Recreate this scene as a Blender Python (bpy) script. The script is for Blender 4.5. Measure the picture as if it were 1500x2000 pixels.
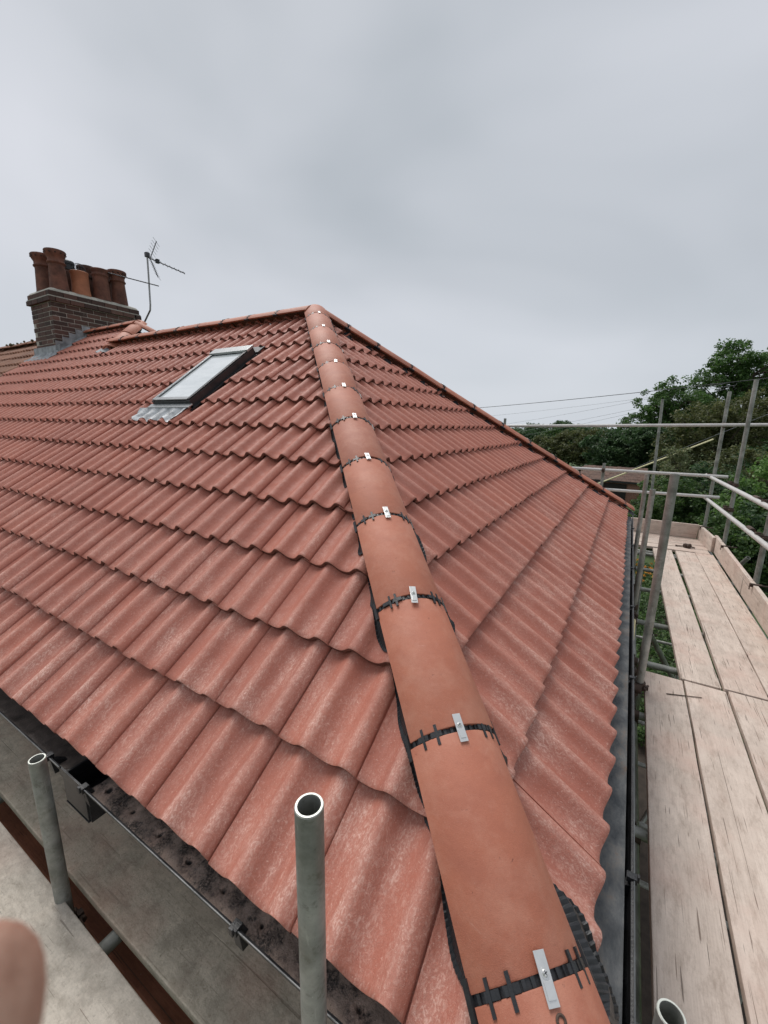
import bpy, bmesh, math, random
import numpy as np
from mathutils import Vector, Matrix

for o in list(bpy.data.objects):
    bpy.data.objects.remove(o, do_unlink=True)
SC = bpy.context.scene
COL = SC.collection
rng = random.Random(7)
nrng = np.random.default_rng(11)

# ------------------------------------------------------------------ camera
CAM = Vector((-0.08815, -0.53416, 1.19004))
RV = Vector((0.85945, 0.510938, 0.016958))
UV = Vector((-0.121482, 0.171899, 0.977596))
FV = Vector((-0.496576, 0.842255, -0.209808))
cd = bpy.data.cameras.new("camera")
cam = bpy.data.objects.new("camera", cd)
COL.objects.link(cam)
M = Matrix((RV, UV, -FV)).transposed().to_4x4()
M.translation = CAM
cam.matrix_world = M
cd.sensor_fit = 'VERTICAL'
cd.sensor_height = 36.0
cd.sensor_width = 27.0
cd.lens = 801.57 / 2000 * 36.0
cd.clip_start = 0.005
cd.clip_end = 2000
cd.dof.use_dof = True
cd.dof.focus_distance = 2.2
cd.dof.aperture_fstop = 11.0
SC.camera = cam

# ------------------------------------------------------------------ light
SUN_EL, SUN_AZ = math.radians(60), math.radians(300)     # azimuth: clockwise from +Y
world = bpy.data.worlds.new("World")
SC.world = world
world.use_nodes = True
nt = world.node_tree
nt.nodes.clear()
def wn(t, **k):
    n = nt.nodes.new(t)
    for a, b in k.items():
        setattr(n, a, b)
    return n
w_out = wn('ShaderNodeOutputWorld')
w_bg = wn('ShaderNodeBackground')
w_sky = wn('ShaderNodeTexSky', sky_type='NISHITA')
w_sky.sun_disc = False
w_sky.sun_elevation = SUN_EL
w_sky.sun_rotation = SUN_AZ
w_sky.dust_density = 3.0
w_tc = wn('ShaderNodeTexCoord')
w_map = wn('ShaderNodeMapping')
w_map.inputs['Scale'].default_value = (0.9, 1.1, 1.9)
w_map.inputs['Location'].default_value = (1.35, 0.9, 0.1)
w_n = wn('ShaderNodeTexNoise')
w_n.inputs['Scale'].default_value = 1.25
w_n.inputs['Detail'].default_value = 3.5
w_n.inputs['Roughness'].default_value = 0.48
w_n.inputs['Distortion'].default_value = 0.5
w_r = wn('ShaderNodeValToRGB')
w_r.color_ramp.elements[0].position = 0.30
w_r.color_ramp.elements[0].color = (0.288, 0.312, 0.340, 1)
w_r.color_ramp.elements[1].position = 0.70
w_r.color_ramp.elements[1].color = (0.445, 0.458, 0.492, 1)
# paler band low in the sky, where the cloud base thins towards the horizon
w_sep = wn('ShaderNodeSeparateXYZ')
w_h = wn('ShaderNodeMapRange')
w_h.inputs['From Min'].default_value = 0.0
w_h.inputs['From Max'].default_value = 0.30
w_h.inputs['To Min'].default_value = 0.5
w_h.inputs['To Max'].default_value = 0.0
w_mixh = wn('ShaderNodeMix', data_type='RGBA')
w_mixh.inputs['B'].default_value = (0.395, 0.430, 0.468, 1)
w_sc = wn('ShaderNodeMix', data_type='RGBA', blend_type='MULTIPLY')
w_sc.inputs['Factor'].default_value = 1
w_sc.inputs['B'].default_value = (0.05, 0.05, 0.05, 1)
w_mix = wn('ShaderNodeMix', data_type='RGBA')
w_mix.inputs['Factor'].default_value = 0.94
L = nt.links.new
L(w_tc.outputs['Generated'], w_map.inputs['Vector'])
L(w_map.outputs['Vector'], w_n.inputs['Vector'])
L(w_n.outputs['Fac'], w_r.inputs['Fac'])
L(w_tc.outputs['Generated'], w_sep.inputs['Vector'])
L(w_sep.outputs['Z'], w_h.inputs['Value'])
L(w_h.outputs['Result'], w_mixh.inputs['Factor'])
L(w_r.outputs['Color'], w_mixh.inputs['A'])
L(w_sky.outputs['Color'], w_sc.inputs['A'])
L(w_sc.outputs['Result'], w_mix.inputs['A'])
L(w_mixh.outputs['Result'], w_mix.inputs['B'])
L(w_mix.outputs['Result'], w_bg.inputs['Color'])
w_bg.inputs['Strength'].default_value = 1.0
L(w_bg.outputs['Background'], w_out.inputs['Surface'])

sd = bpy.data.lights.new("sun", 'SUN')
sd.energy = 1.5
sd.angle = math.radians(34)
sd.color = (1.0, 0.965, 0.92)
so = bpy.data.objects.new("sun", sd)
COL.objects.link(so)
sdir = Vector((math.sin(SUN_AZ) * math.cos(SUN_EL), math.cos(SUN_AZ) * math.cos(SUN_EL), math.sin(SUN_EL)))
so.rotation_euler = sdir.to_track_quat('Z', 'Y').to_euler()
so.location = (0, 0, 30)

vs = SC.view_settings
vs.view_transform = 'Standard'
vs.look = 'None'
vs.exposure = 0.7
vs.gamma = 1.0
vs.use_curve_mapping = False
SC.cycles.use_denoising = True
SC.cycles.max_bounces = 8

# ------------------------------------------------------------------ helpers
def link(o, parent=None):
    COL.objects.link(o)
    if parent is not None:
        o.parent = parent
    return o
def tag(o, label=None, cat=None, group=None, kind=None):
    if label: o['label'] = label
    if cat: o['category'] = cat
    if group: o['group'] = group
    if kind: o['kind'] = kind
    return o
def empty(name, loc=(0, 0, 0)):
    o = bpy.data.objects.new(name, None)
    o.location = loc
    o.empty_display_size = 0.1
    COL.objects.link(o)
    return o
def child(o, parent):
    """parent keeping the world place (parents are unrotated empties or identity meshes)"""
    o.parent = parent
    o.matrix_parent_inverse = Matrix.Translation(parent.location).inverted() if parent.parent is None else parent['_pi'] if False else Matrix.Translation(wloc(parent)).inverted()
    return o
def wloc(o):
    v = Vector(o.location)
    p = o.parent
    while p is not None:
        if o.matrix_parent_inverse == Matrix.Identity(4):
            v = v + wloc(p)
        break
    return v

class MB:
    """collects geometry in world coordinates"""
    def __init__(s): s.v = []; s.f = []; s.m = []
    def add(s, vs_, fs, mi=0):
        b = len(s.v)
        s.v += [tuple(x) for x in vs_]
        s.f += [tuple(i + b for i in f) for f in fs]
        s.m += [mi] * len(fs)
        return s
    def box(s, lo, hi, mat=None, mi=0):
        x0, y0, z0 = lo; x1, y1, z1 = hi
        v = [Vector(c) for c in ((x0,y0,z0),(x1,y0,z0),(x1,y1,z0),(x0,y1,z0),(x0,y0,z1),(x1,y0,z1),(x1,y1,z1),(x0,y1,z1))]
        if mat is not None: v = [mat @ c for c in v]
        return s.add(v, [(0,3,2,1),(4,5,6,7),(0,1,5,4),(1,2,6,5),(2,3,7,6),(3,0,4,7)], mi)
    def cyl(s, a, b, r0, r1=None, n=12, caps=True, mi=0):
        a = Vector(a); b = Vector(b); r1 = r0 if r1 is None else r1
        d = (b - a).normalized()
        x = d.orthogonal().normalized(); y = d.cross(x)
        ring = [(math.cos(2*math.pi*i/n), math.sin(2*math.pi*i/n)) for i in range(n)]
        v = [a + (x*c + y*q)*r0 for c, q in ring] + [b + (x*c + y*q)*r1 for c, q in ring]
        f = [(i, (i+1) % n, n+(i+1) % n, n+i) for i in range(n)]
        if caps: f += [tuple(reversed(range(n))), tuple(range(n, 2*n))]
        return s.add(v, f, mi)
    def pipe(s, a, b, ro, ri, n=24, mi=0):
        a = Vector(a); b = Vector(b)
        d = (b - a).normalized(); x = d.orthogonal().normalized(); y = d.cross(x)
        L_ = (b-a).length; dep = min(0.25, L_*0.45)
        prof = [(dep, ri, 0), (0.0008, ri, 0), (0, (ri+ro)/2, 0), (0.0012, ro, 0), (L_-0.0012, ro, 0), (L_, (ri+ro)/2, 0), (L_-0.0008, ri, 0), (L_-dep, ri, 0)]
        vs_ = []
        for h, r, _ in prof:
            for i in range(n):
                t = 2*math.pi*i/n
                vs_.append(a + d*h + (x*math.cos(t) + y*math.sin(t))*r)
        fs = []
        for k in range(len(prof)-1):
            for i in range(n):
                fs.append((k*n+i, k*n+(i+1) % n, (k+1)*n+(i+1) % n, (k+1)*n+i))
        fs.append(tuple(range(n))); fs.append(tuple(reversed(range((len(prof)-1)*n, len(prof)*n))))
        return s.add(vs_, fs, mi)
    def polyline(s, pts, r, n=8, mi=0):
        for a, b in zip(pts[:-1], pts[1:]): s.cyl(a, b, r, n=n, mi=mi)
        return s
    def lathe(s, base, prof, n=24, mi=0, tilt=None):
        base = Vector(base)
        R_ = tilt or Matrix.Identity(3)
        vs_ = []
        for r, z in prof:
            for i in range(n):
                t = 2*math.pi*i/n
                vs_.append(base + R_ @ Vector((r*math.cos(t), r*math.sin(t), z)))
        fs = []
        for k in range(len(prof)-1):
            for i in range(n):
                fs.append((k*n+i, k*n+(i+1) % n, (k+1)*n+(i+1) % n, (k+1)*n+i))
        return s.add(vs_, fs, mi)
    def sweep(s, prof, pts, frame, closed=False, mi=0):
        """prof: list of (a,b); frame(i)->(origin,A,B)"""
        n = len(prof); vs_ = []
        for i in range(pts):
            o, A, B = frame(i)
            vs_ += [o + A*a + B*b for a, b in prof]
        fs = []
        for i in range(pts-1):
            for k in range(n if closed else n-1):
                k2 = (k+1) % n
                fs.append((i*n+k, i*n+k2, (i+1)*n+k2, (i+1)*n+k))
        if closed:
            fs += [tuple(reversed(range(n))), tuple(range((pts-1)*n, pts*n))]
        return s.add(vs_, fs, mi)
    def mesh(s, name, mats):
        me = bpy.data.meshes.new(name)
        me.from_pydata(s.v, [], s.f)
        for m in (mats if isinstance(mats, (list, tuple)) else [mats]): me.materials.append(m)
        if any(s.m): me.polygons.foreach_set('material_index', s.m)
        me.update()
        return me
    def build(s, name, mats, parent=None, smooth=False, origin=None, bevel=0, angle=35):
        me = s.mesh(name, mats)
        bm = bmesh.new(); bm.from_mesh(me)
        bmesh.ops.recalc_face_normals(bm, faces=bm.faces)
        if bevel:
            bmesh.ops.bevel(bm, geom=list(bm.edges), offset=bevel, segments=2, affect='EDGES', profile=0.6)
        if smooth:
            for f in bm.faces: f.smooth = True
            ca = math.cos(math.radians(angle))
            for e in bm.edges:
                if len(e.link_faces) == 2 and e.link_faces[0].normal.dot(e.link_faces[1].normal) < ca: e.smooth = False
        bm.to_mesh(me); bm.free()
        o = bpy.data.objects.new(name, me)
        if origin is not None:
            origin = Vector(origin)
            me.transform(Matrix.Translation(-origin)); o.location = origin
        COL.objects.link(o)
        if parent is not None: setpar(o, parent)
        return o
PINV = {}
def setpar(o, parent):
    """parent while keeping the world transform; every parent has only a translation"""
    o.parent = parent
    o.matrix_parent_inverse = Matrix.Translation(WL(parent)).inverted()
    return o
def WL(o):
    return Vector(o.location)          # every object's location is its world place (inverse above)

# ------------------------------------------------------------------ materials
def mat(name):
    m = bpy.data.materials.new(name); m.use_nodes = True
    n = m.node_tree.nodes; n.clear()
    out = n.new('ShaderNodeOutputMaterial'); b = n.new('ShaderNodeBsdfPrincipled')
    m.node_tree.links.new(b.outputs[0], out.inputs[0])
    return m, m.node_tree, b, out
class NB:
    def __init__(s, name):
        s.m, s.t, s.b, s.out = mat(name)
    def n(s, t, **k):
        x = s.t.nodes.new(t)
        for a, b in k.items(): setattr(x, a, b)
        return x
    def l(s, a, b): s.t.links.new(a, b)
    def coord(s, kind='Object', scale=(1, 1, 1), rot=(0, 0, 0), rnd=False):
        if kind == 'World':
            src = s.n('ShaderNodeNewGeometry').outputs['Position']
        else:
            src = s.n('ShaderNodeTexCoord').outputs[kind]
        if rnd:
            oi = s.n('ShaderNodeObjectInfo'); mm = s.n('ShaderNodeMath', operation='MULTIPLY'); mm.inputs[1].default_value = 37.0
            s.l(oi.outputs['Random'], mm.inputs[0])
            va = s.n('ShaderNodeVectorMath', operation='ADD'); s.l(src, va.inputs[0]); s.l(mm.outputs[0], va.inputs[1]); src = va.outputs[0]
        mp = s.n('ShaderNodeMapping'); mp.inputs['Scale'].default_value = scale; mp.inputs['Rotation'].default_value = rot
        s.l(src, mp.inputs['Vector']); return mp.outputs[0]
    def noise(s, vec, scale, detail=4, rough=0.55, dist=0.0):
        x = s.n('ShaderNodeTexNoise'); x.inputs['Scale'].default_value = scale; x.inputs['Detail'].default_value = detail
        x.inputs['Roughness'].default_value = rough; x.inputs['Distortion'].default_value = dist
        s.l(vec, x.inputs['Vector']); return x.outputs['Fac']
    def ramp(s, fac, stops):
        r = s.n('ShaderNodeValToRGB'); e = r.color_ramp.elements
        while len(e) < len(stops): e.new(0.5)
        for x, (p, c) in zip(e, stops):
            x.position = p; x.color = (c, c, c, 1) if isinstance(c, (int, float)) else (*c, 1)
        s.l(fac, r.inputs['Fac']); return r.outputs['Color']
    def mixc(s, fac, a, b, mode='MIX'):
        x = s.n('ShaderNodeMix', data_type='RGBA', blend_type=mode)
        for v, i in ((fac, 'Factor'), (a, 'A'), (b, 'B')):
            if isinstance(v, (int, float)): x.inputs[i].default_value = v if i == 'Factor' else (v, v, v, 1)
            elif isinstance(v, tuple): x.inputs[i].default_value = (*v, 1)
            else: s.l(v, x.inputs[i])
        return x.outputs['Result']
    def math(s, op, a, b=0.0, clamp=False):
        x = s.n('ShaderNodeMath', operation=op); x.use_clamp = clamp
        for v, i in ((a, 0), (b, 1)):
            if isinstance(v, (int, float)): x.inputs[i].default_value = v
            else: s.l(v, x.inputs[i])
        return x.outputs[0]
    def maprange(s, v, a, b, c, d):
        x = s.n('ShaderNodeMapRange'); x.interpolation_type = 'SMOOTHSTEP'
        for i, q in enumerate((a, b, c, d)): x.inputs[i+1].default_value = q
        s.l(v, x.inputs[0]); return x.outputs[0]
    def bump(s, h, strength=0.3, dist=0.01):
        x = s.n('ShaderNodeBump'); x.inputs['Strength'].default_value = strength; x.inputs['Distance'].default_value = dist
        s.l(h, x.inputs['Height']); s.l(x.outputs[0], s.b.inputs['Normal'])
    def col(s, c):
        if isinstance(c, tuple): s.b.inputs['Base Color'].default_value = (*c, 1)
        else: s.l(c, s.b.inputs['Base Color'])
    def set(s, **k):
        for a, v in k.items():
            a = a.replace('_', ' ')
            if isinstance(v, (int, float)): s.b.inputs[a].default_value = v
            else: s.l(v, s.b.inputs[a])
        return s.m

def m_simple(name, c, rough=0.5, metal=0.0, var=0.25, scale=12, bump=0.15, kind='Object', rnd=True):
    k = NB(name); v = k.coord(kind, rnd=rnd)
    n = k.noise(v, scale, 5, 0.6)
    n2 = k.noise(v, scale*7, 3, 0.6)
    a = tuple(x*(1-var) for x in c); b = tuple(min(1, x*(1+var)) for x in c)
    k.col(k.mixc(k.math('MULTIPLY', n2, 0.3), k.ramp(n, [(0.3, a), (0.7, b)]), tuple(x*0.6 for x in c)))
    k.bump(n2, bump, 0.004)
    return k.set(Roughness=rough, Metallic=metal)

def m_tile(name, base, dark, bloom_col, bloom=1.0):
    k = NB(name)
    w = k.coord('World')
    o = k.coord('Object', rnd=True)
    oi = k.n('ShaderNodeObjectInfo').outputs['Random']
    # overall hue drift per tile and over the roof
    c = k.ramp(k.noise(w, 2.2, 3), [(0.3, dark), (0.7, base)])
    tint = k.ramp(oi, [(0.0, (0.92, 0.91, 0.92)), (0.5, (1.0, 1.0, 1.0)), (1.0, (1.08, 1.07, 1.04))])
    c = k.mixc(1.0, c, tint, 'MULTIPLY')
    # long soft streaks that run down the tile
    st = k.coord('Object', (16, 1.6, 16), rnd=True)
    c = k.mixc(k.math('MULTIPLY', k.ramp(k.noise(st, 1.5, 4), [(0.42, 0.0), (0.75, 1.0)]), 0.28), c, tuple(x*0.62 for x in dark))
    # fine sandy grain
    g = k.noise(o, 420, 2, 0.7)
    c = k.mixc(k.math('MULTIPLY', g, 0.50), c, tuple(x*0.52 for x in base))
    g2 = k.ramp(k.noise(o, 210, 3, 0.8), [(0.60, 0.0), (0.68, 1.0)])
    c = k.mixc(k.math('MULTIPLY', g2, 0.38), c, tuple(min(1, x*1.55+0.04) for x in base))
    # pale lime bloom: a lacy film, thickest on the lower courses
    z = k.n('ShaderNodeSeparateXYZ'); k.l(k.n('ShaderNodeNewGeometry').outputs['Position'], z.inputs[0])
    low = k.maprange(z.outputs['Z'], 0.05, 1.15, 1.0, 0.06)
    big = k.ramp(k.noise(w, 3.4, 3, 0.5, 0.4), [(0.36, 0.08), (0.66, 1.0)])
    sv = k.coord('Object', (9, 2.4, 9), rnd=True)
    lanes = k.ramp(k.noise(sv, 2.2, 4, 0.6, 0.3), [(0.40, 0.0), (0.66, 1.0)])
    fv = k.coord('Object', (1, 0.55, 1), rot=(0, 0, 0.5), rnd=True)
    lace = k.ramp(k.noise(fv, 95, 4, 0.75, 1.6), [(0.47, 0.0), (0.62, 1.0)])
    film = k.math('ADD', k.math('MULTIPLY', lace, 0.75), 0.22)
    fac = k.math('MULTIPLY', k.math('MULTIPLY', k.math('MULTIPLY', low, big), k.math('MULTIPLY', k.math('ADD', lanes, 0.25), film)), 0.85*bloom, True)
    speck = k.math('MULTIPLY', k.ramp(k.noise(o, 150, 3, 0.7, 0.8), [(0.60, 0.0), (0.70, 1.0)]), k.math('MULTIPLY', low, 0.5*bloom))
    fac = k.math('ADD', fac, speck, True)
    # the rolls are coloured paler along their crowns
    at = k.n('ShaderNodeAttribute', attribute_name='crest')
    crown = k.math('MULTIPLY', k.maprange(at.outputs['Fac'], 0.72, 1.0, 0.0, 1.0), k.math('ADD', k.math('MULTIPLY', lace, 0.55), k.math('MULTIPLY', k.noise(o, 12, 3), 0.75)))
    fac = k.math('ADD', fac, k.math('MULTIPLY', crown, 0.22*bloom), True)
    c = k.mixc(fac, c, bloom_col)
    k.col(c)
    h = k.math('ADD', k.math('MULTIPLY', g, 0.5), k.noise(o, 60, 3, 0.6))
    k.bump(h, 0.40, 0.005)
    return k.set(Roughness=k.ramp(k.noise(o, 30, 3), [(0.3, 0.55), (0.7, 0.78)]))

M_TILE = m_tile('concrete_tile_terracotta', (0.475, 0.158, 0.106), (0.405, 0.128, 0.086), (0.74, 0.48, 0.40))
M_OLDTILE = m_tile('old_brown_tile', (0.36, 0.155, 0.085), (0.19, 0.082, 0.05), (0.36, 0.28, 0.17), 0.5)

M_TEDGE = m_simple('raw_tile_edge', (0.155, 0.060, 0.042), 0.85, 0, 0.45, 60, 0.5, 'World', False)

def m_hip():
    k = NB('hip_tile_terracotta')
    o = k.coord('Object', rnd=True); w = k.coord('World')
    oi = k.n('ShaderNodeObjectInfo').outputs['Random']
    c = k.ramp(k.noise(w, 3.0, 4), [(0.3, (0.45, 0.152, 0.088)), (0.7, (0.51, 0.184, 0.110))])
    c = k.mixc(1.0, c, k.ramp(oi, [(0, (0.86, 0.86, 0.88)), (1, (1.12, 1.10, 1.08))]), 'MULTIPLY')
    g = k.noise(o, 480, 2, 0.7)
    c = k.mixc(k.math('MULTIPLY', g, 0.42), c, (0.17, 0.055, 0.035))
    grit = k.ramp(k.noise(o, 240, 3, 0.8), [(0.62, 0.0), (0.70, 1.0)])
    c = k.mixc(k.math('MULTIPLY', grit, 0.35), c, (0.66, 0.36, 0.26))
    band = k.ramp(k.noise(k.coord('Object', (2.2, 2.2, 9), rnd=True), 2.5, 5, 0.65), [(0.42, 0.0), (0.7, 1.0)])
    c = k.mixc(k.math('MULTIPLY', band, 0.35), c, (0.30, 0.095, 0.062))
    pit = k.ramp(k.noise(o, 46, 4, 0.8, 0.5), [(0.672, 0.0), (0.72, 1.0)])
    c = k.mixc(k.math('MULTIPLY', pit, 0.7), c, (0.13, 0.036, 0.025))
    sc = k.ramp(k.noise(k.coord('Object', (3, 3, 22), rot=(0.2, 0.1, 0.3), rnd=True), 4, 4, 0.7), [(0.68, 0.0), (0.78, 1.0)])
    c = k.mixc(k.math('MULTIPLY', sc, 0.45), c, (0.60, 0.33, 0.25))
    dust = k.ramp(k.noise(o, 7, 6, 0.72), [(0.47, 0.0), (0.68, 1.0)])
    c = k.mixc(k.math('MULTIPLY', dust, 0.32), c, (0.60, 0.31, 0.22))
    k.col(c)
    h = k.math('ADD', k.math('MULTIPLY', g, 0.6), k.math('ADD', k.math('MULTIPLY', k.noise(o, 45, 3, 0.6), 0.9), k.math('MULTIPLY', pit, -1.2)))
    k.bump(h, 0.3, 0.004)
    return k.set(Roughness=0.62)
M_HIP = m_hip()
M_BLACK = m_simple('black_plastic', (0.022, 0.023, 0.026), 0.42, 0, 0.35, 30, 0.2)
M_DARKRUST = m_simple('dark_red_mortar_shadow', (0.07, 0.025, 0.018), 0.8)
M_CLIP = m_simple('bright_zinc', (0.74, 0.74, 0.73), 0.34, 0.75, 0.08, 20, 0.05)
M_UNDER = m_simple('roofing_underlay', (0.030, 0.028, 0.028), 0.9)

def m_tube():
    k = NB('galvanised_tube')
    w = k.coord('World', rnd=True); o = k.coord('Object', rnd=True)
    c = k.ramp(k.noise(o, 9, 5, 0.65), [(0.3, (0.15, 0.155, 0.135)), (0.5, (0.27, 0.275, 0.25)), (0.72, (0.44, 0.44, 0.41))])
    spk = k.ramp(k.noise(o, 70, 4, 0.7), [(0.62, 0.0), (0.72, 1.0)])
    c = k.mixc(k.math('MULTIPLY', spk, 0.6), c, (0.09, 0.085, 0.06))
    rust = k.ramp(k.noise(o, 6, 5, 0.7), [(0.66, 0.0), (0.8, 1.0)])
    c = k.mixc(k.math('MULTIPLY', rust, 0.6), c, (0.17, 0.095, 0.05))
    c = k.mixc(k.math('MULTIPLY', k.ramp(k.noise(o, 26, 5, 0.75), [(0.56, 0.0), (0.66, 1.0)]), 0.55), c, (0.13, 0.125, 0.095))
    c = k.mixc(k.math('MULTIPLY', k.ramp(k.noise(o, 34, 4, 0.7), [(0.68, 0.0), (0.74, 1.0)]), 0.7), c, (0.56, 0.55, 0.50))
    sc = k.ramp(k.noise(k.coord('Object', (60, 60, 5), rot=(0.3, 0.4, 0), rnd=True), 3, 3, 0.6), [(0.66, 0.0), (0.72, 1.0)])
    c = k.mixc(k.math('MULTIPLY', sc, 0.45), c, (0.52, 0.52, 0.48))
    k.col(c); k.bump(k.noise(o, 90, 4), 0.15, 0.003)
    return k.set(Roughness=k.ramp(k.noise(o, 14, 4), [(0.3, 0.42), (0.7, 0.66)]), Metallic=0.35)
M_TUBE = m_tube()
M_RAIL = m_simple('painted_light_tube', (0.60, 0.58, 0.56), 0.45, 0.2, 0.12, 14, 0.1)
M_CUTEND = m_simple('cut_tube_end', (0.66, 0.68, 0.62), 0.4, 0.5, 0.1, 40, 0.1)
M_COUP = m_simple('rusty_coupler', (0.085, 0.055, 0.042), 0.7, 0.3, 0.5, 25, 0.4)

def m_wood(name, c1, c2, dark, knots=1.0, red=0.12, streak=0.6, scr=0.55, cloud=0.0):
    k = NB(name)
    # the long axis of every board is its local X
    g = k.coord('Object', (1.6, 12, 12), rnd=True)
    fine = k.coord('Object', (6, 190, 190), rnd=True)
    o = k.coord('Object', rnd=True)
    c = k.ramp(k.noise(g, 1.0, 5, 0.6, 0.6), [(0.30, c1), (0.70, c2)])
    c = k.mixc(k.math('MULTIPLY', k.ramp(k.noise(fine, 1.0, 4, 0.6, 0.4), [(0.45, 0.0), (0.8, 1.0)]), 0.5*streak), c, dark)
    blot = k.noise(o, 5.0, 5, 0.65)
    c = k.mixc(k.math('MULTIPLY', k.ramp(blot, [(0.42, 0.0), (0.75, 1.0)]), 0.40), c, tuple(x*0.62 for x in c1))
    mid = k.noise(k.coord('Object', (9, 26, 26), rnd=True), 1.0, 6, 0.78)
    c = k.mixc(k.math('MULTIPLY', k.ramp(mid, [(0.48, 0.0), (0.70, 1.0)]), 0.55), c, dark)
    if cloud:
        c = k.mixc(k.math('MULTIPLY', k.ramp(k.noise(o, 11, 7, 0.78), [(0.46, 0.0), (0.62, 1.0)]), 0.55*cloud), c, tuple(x*0.55 for x in c1))
        c = k.mixc(k.math('MULTIPLY', k.ramp(k.noise(o, 75, 5, 0.8), [(0.55, 0.0), (0.66, 1.0)]), 0.55*cloud), c, dark)
        c = k.mixc(k.math('MULTIPLY', k.ramp(k.noise(o, 19, 6, 0.75), [(0.56, 0.0), (0.70, 1.0)]), 0.4*cloud), c, tuple(min(1, x*1.25) for x in c2))
    # drying splits: long broken dark hairlines along the grain
    sp_ = k.ramp(k.noise(k.coord('Object', (0.45, 60, 60), rnd=True), 1.0, 2.0, 0.5, 0.12), [(0.690, 0.0), (0.700, 1.0)])
    c = k.mixc(k.math('MULTIPLY', sp_, scr*1.2), c, (0.10, 0.07, 0.05))
    # mortar splashes
    ms = k.ramp(k.noise(o, 34, 5, 0.8), [(0.70, 0.0), (0.73, 1.0)])
    c = k.mixc(k.math('MULTIPLY', ms, 0.5), c, (0.74, 0.70, 0.64))
    # red tile dust trodden into the boards
    c = k.mixc(k.math('MULTIPLY', k.ramp(k.noise(o, 3.1, 4, 0.6), [(0.48, 0.0), (0.72, 1.0)]), red), c, (0.50, 0.20, 0.14))
    # scratches: thin dark strokes in a few directions
    for i, (rz, sx, sy, th) in enumerate(((0.42, 4, 110, 0.705), (-0.36, 4.5, 140, 0.71), (1.15, 5, 110, 0.73), (0.2, 2.0, 170, 0.715))):
        sv = k.coord('Object', (sx, sy, 1), rot=(0, 0, rz), rnd=True)
        s = k.ramp(k.noise(sv, 1.0, 1.5, 0.5), [(th, 0.0), (th+0.02, 1.0)])
        c = k.mixc(k.math('MULTIPLY', s, scr), c, (0.10, 0.06, 0.04) if i % 2 else (0.06, 0.04, 0.03))
    # knots
    vo = k.n('ShaderNodeTexVoronoi'); vo.inputs['Scale'].default_value = 1.0
    kv = k.coord('Object', (2.6, 6, 6), rnd=True); k.l(kv, vo.inputs['Vector'])
    ring = k.math('SINE', k.math('MULTIPLY', vo.outputs['Distance'], 120.0))
    kn = k.ramp(vo.outputs['Distance'], [(0.06, 1.0), (0.12, 0.0)])
    c = k.mixc(k.math('MULTIPLY', k.math('MULTIPLY', kn, k.maprange(ring, -1, 1, 0.35, 0.9)), 0.55*knots), c, (0.16, 0.10, 0.065))
    gr = k.ramp(k.noise(o, 160, 4, 0.75), [(0.55, 0.0), (0.75, 1.0)])
    c = k.mixc(k.math('MULTIPLY', gr, 0.35), c, dark)
    k.col(c)
    k.bump(k.math('ADD', k.math('MULTIPLY', k.noise(fine, 1.0, 3, 0.6), 0.15 if cloud else 1.0), k.math('ADD', k.noise(o, 120, 3, 0.6), k.math('MULTIPLY', sp_, -1.2))), 0.40, 0.004)
    return k.set(Roughness=0.82)
M_WOOD = m_wood('scaffold_board_wood', (0.575, 0.475, 0.405), (0.70, 0.59, 0.51), (0.27, 0.20, 0.155), red=0.2, scr=0.7)
M_WOODGREY = m_wood('weathered_board_wood', (0.54, 0.48, 0.40), (0.70, 0.625, 0.53), (0.24, 0.20, 0.155), red=0.14, streak=0.08, scr=0.5, cloud=0.8)
M_WOODDIRTSHADE = m_wood('dirty_shaded_board_wood', (0.50, 0.43, 0.33), (0.66, 0.575, 0.45), (0.20, 0.165, 0.115), red=0.28, streak=0.0, scr=0.28, cloud=1.0)  # mottled dirt, with the eave's shade also put into the darker base colour
M_WOODBROWN = m_wood('brown_stained_wood', (0.30, 0.118, 0.068), (0.42, 0.17, 0.10), (0.10, 0.042, 0.025), 1.0, 0.0)
M_FASCIA = m_simple('black_fascia', (0.03, 0.03, 0.032), 0.5)
M_GUTTER = m_simple('gutter_plastic', (0.020, 0.020, 0.022), 0.38, 0, 0.5, 30, 0.35)
M_GUTTERHIGHLIGHT = m_simple('gutter_highlight_grey', (0.10, 0.105, 0.11), 0.35, 0, 0.3, 20, 0.2)

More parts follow.
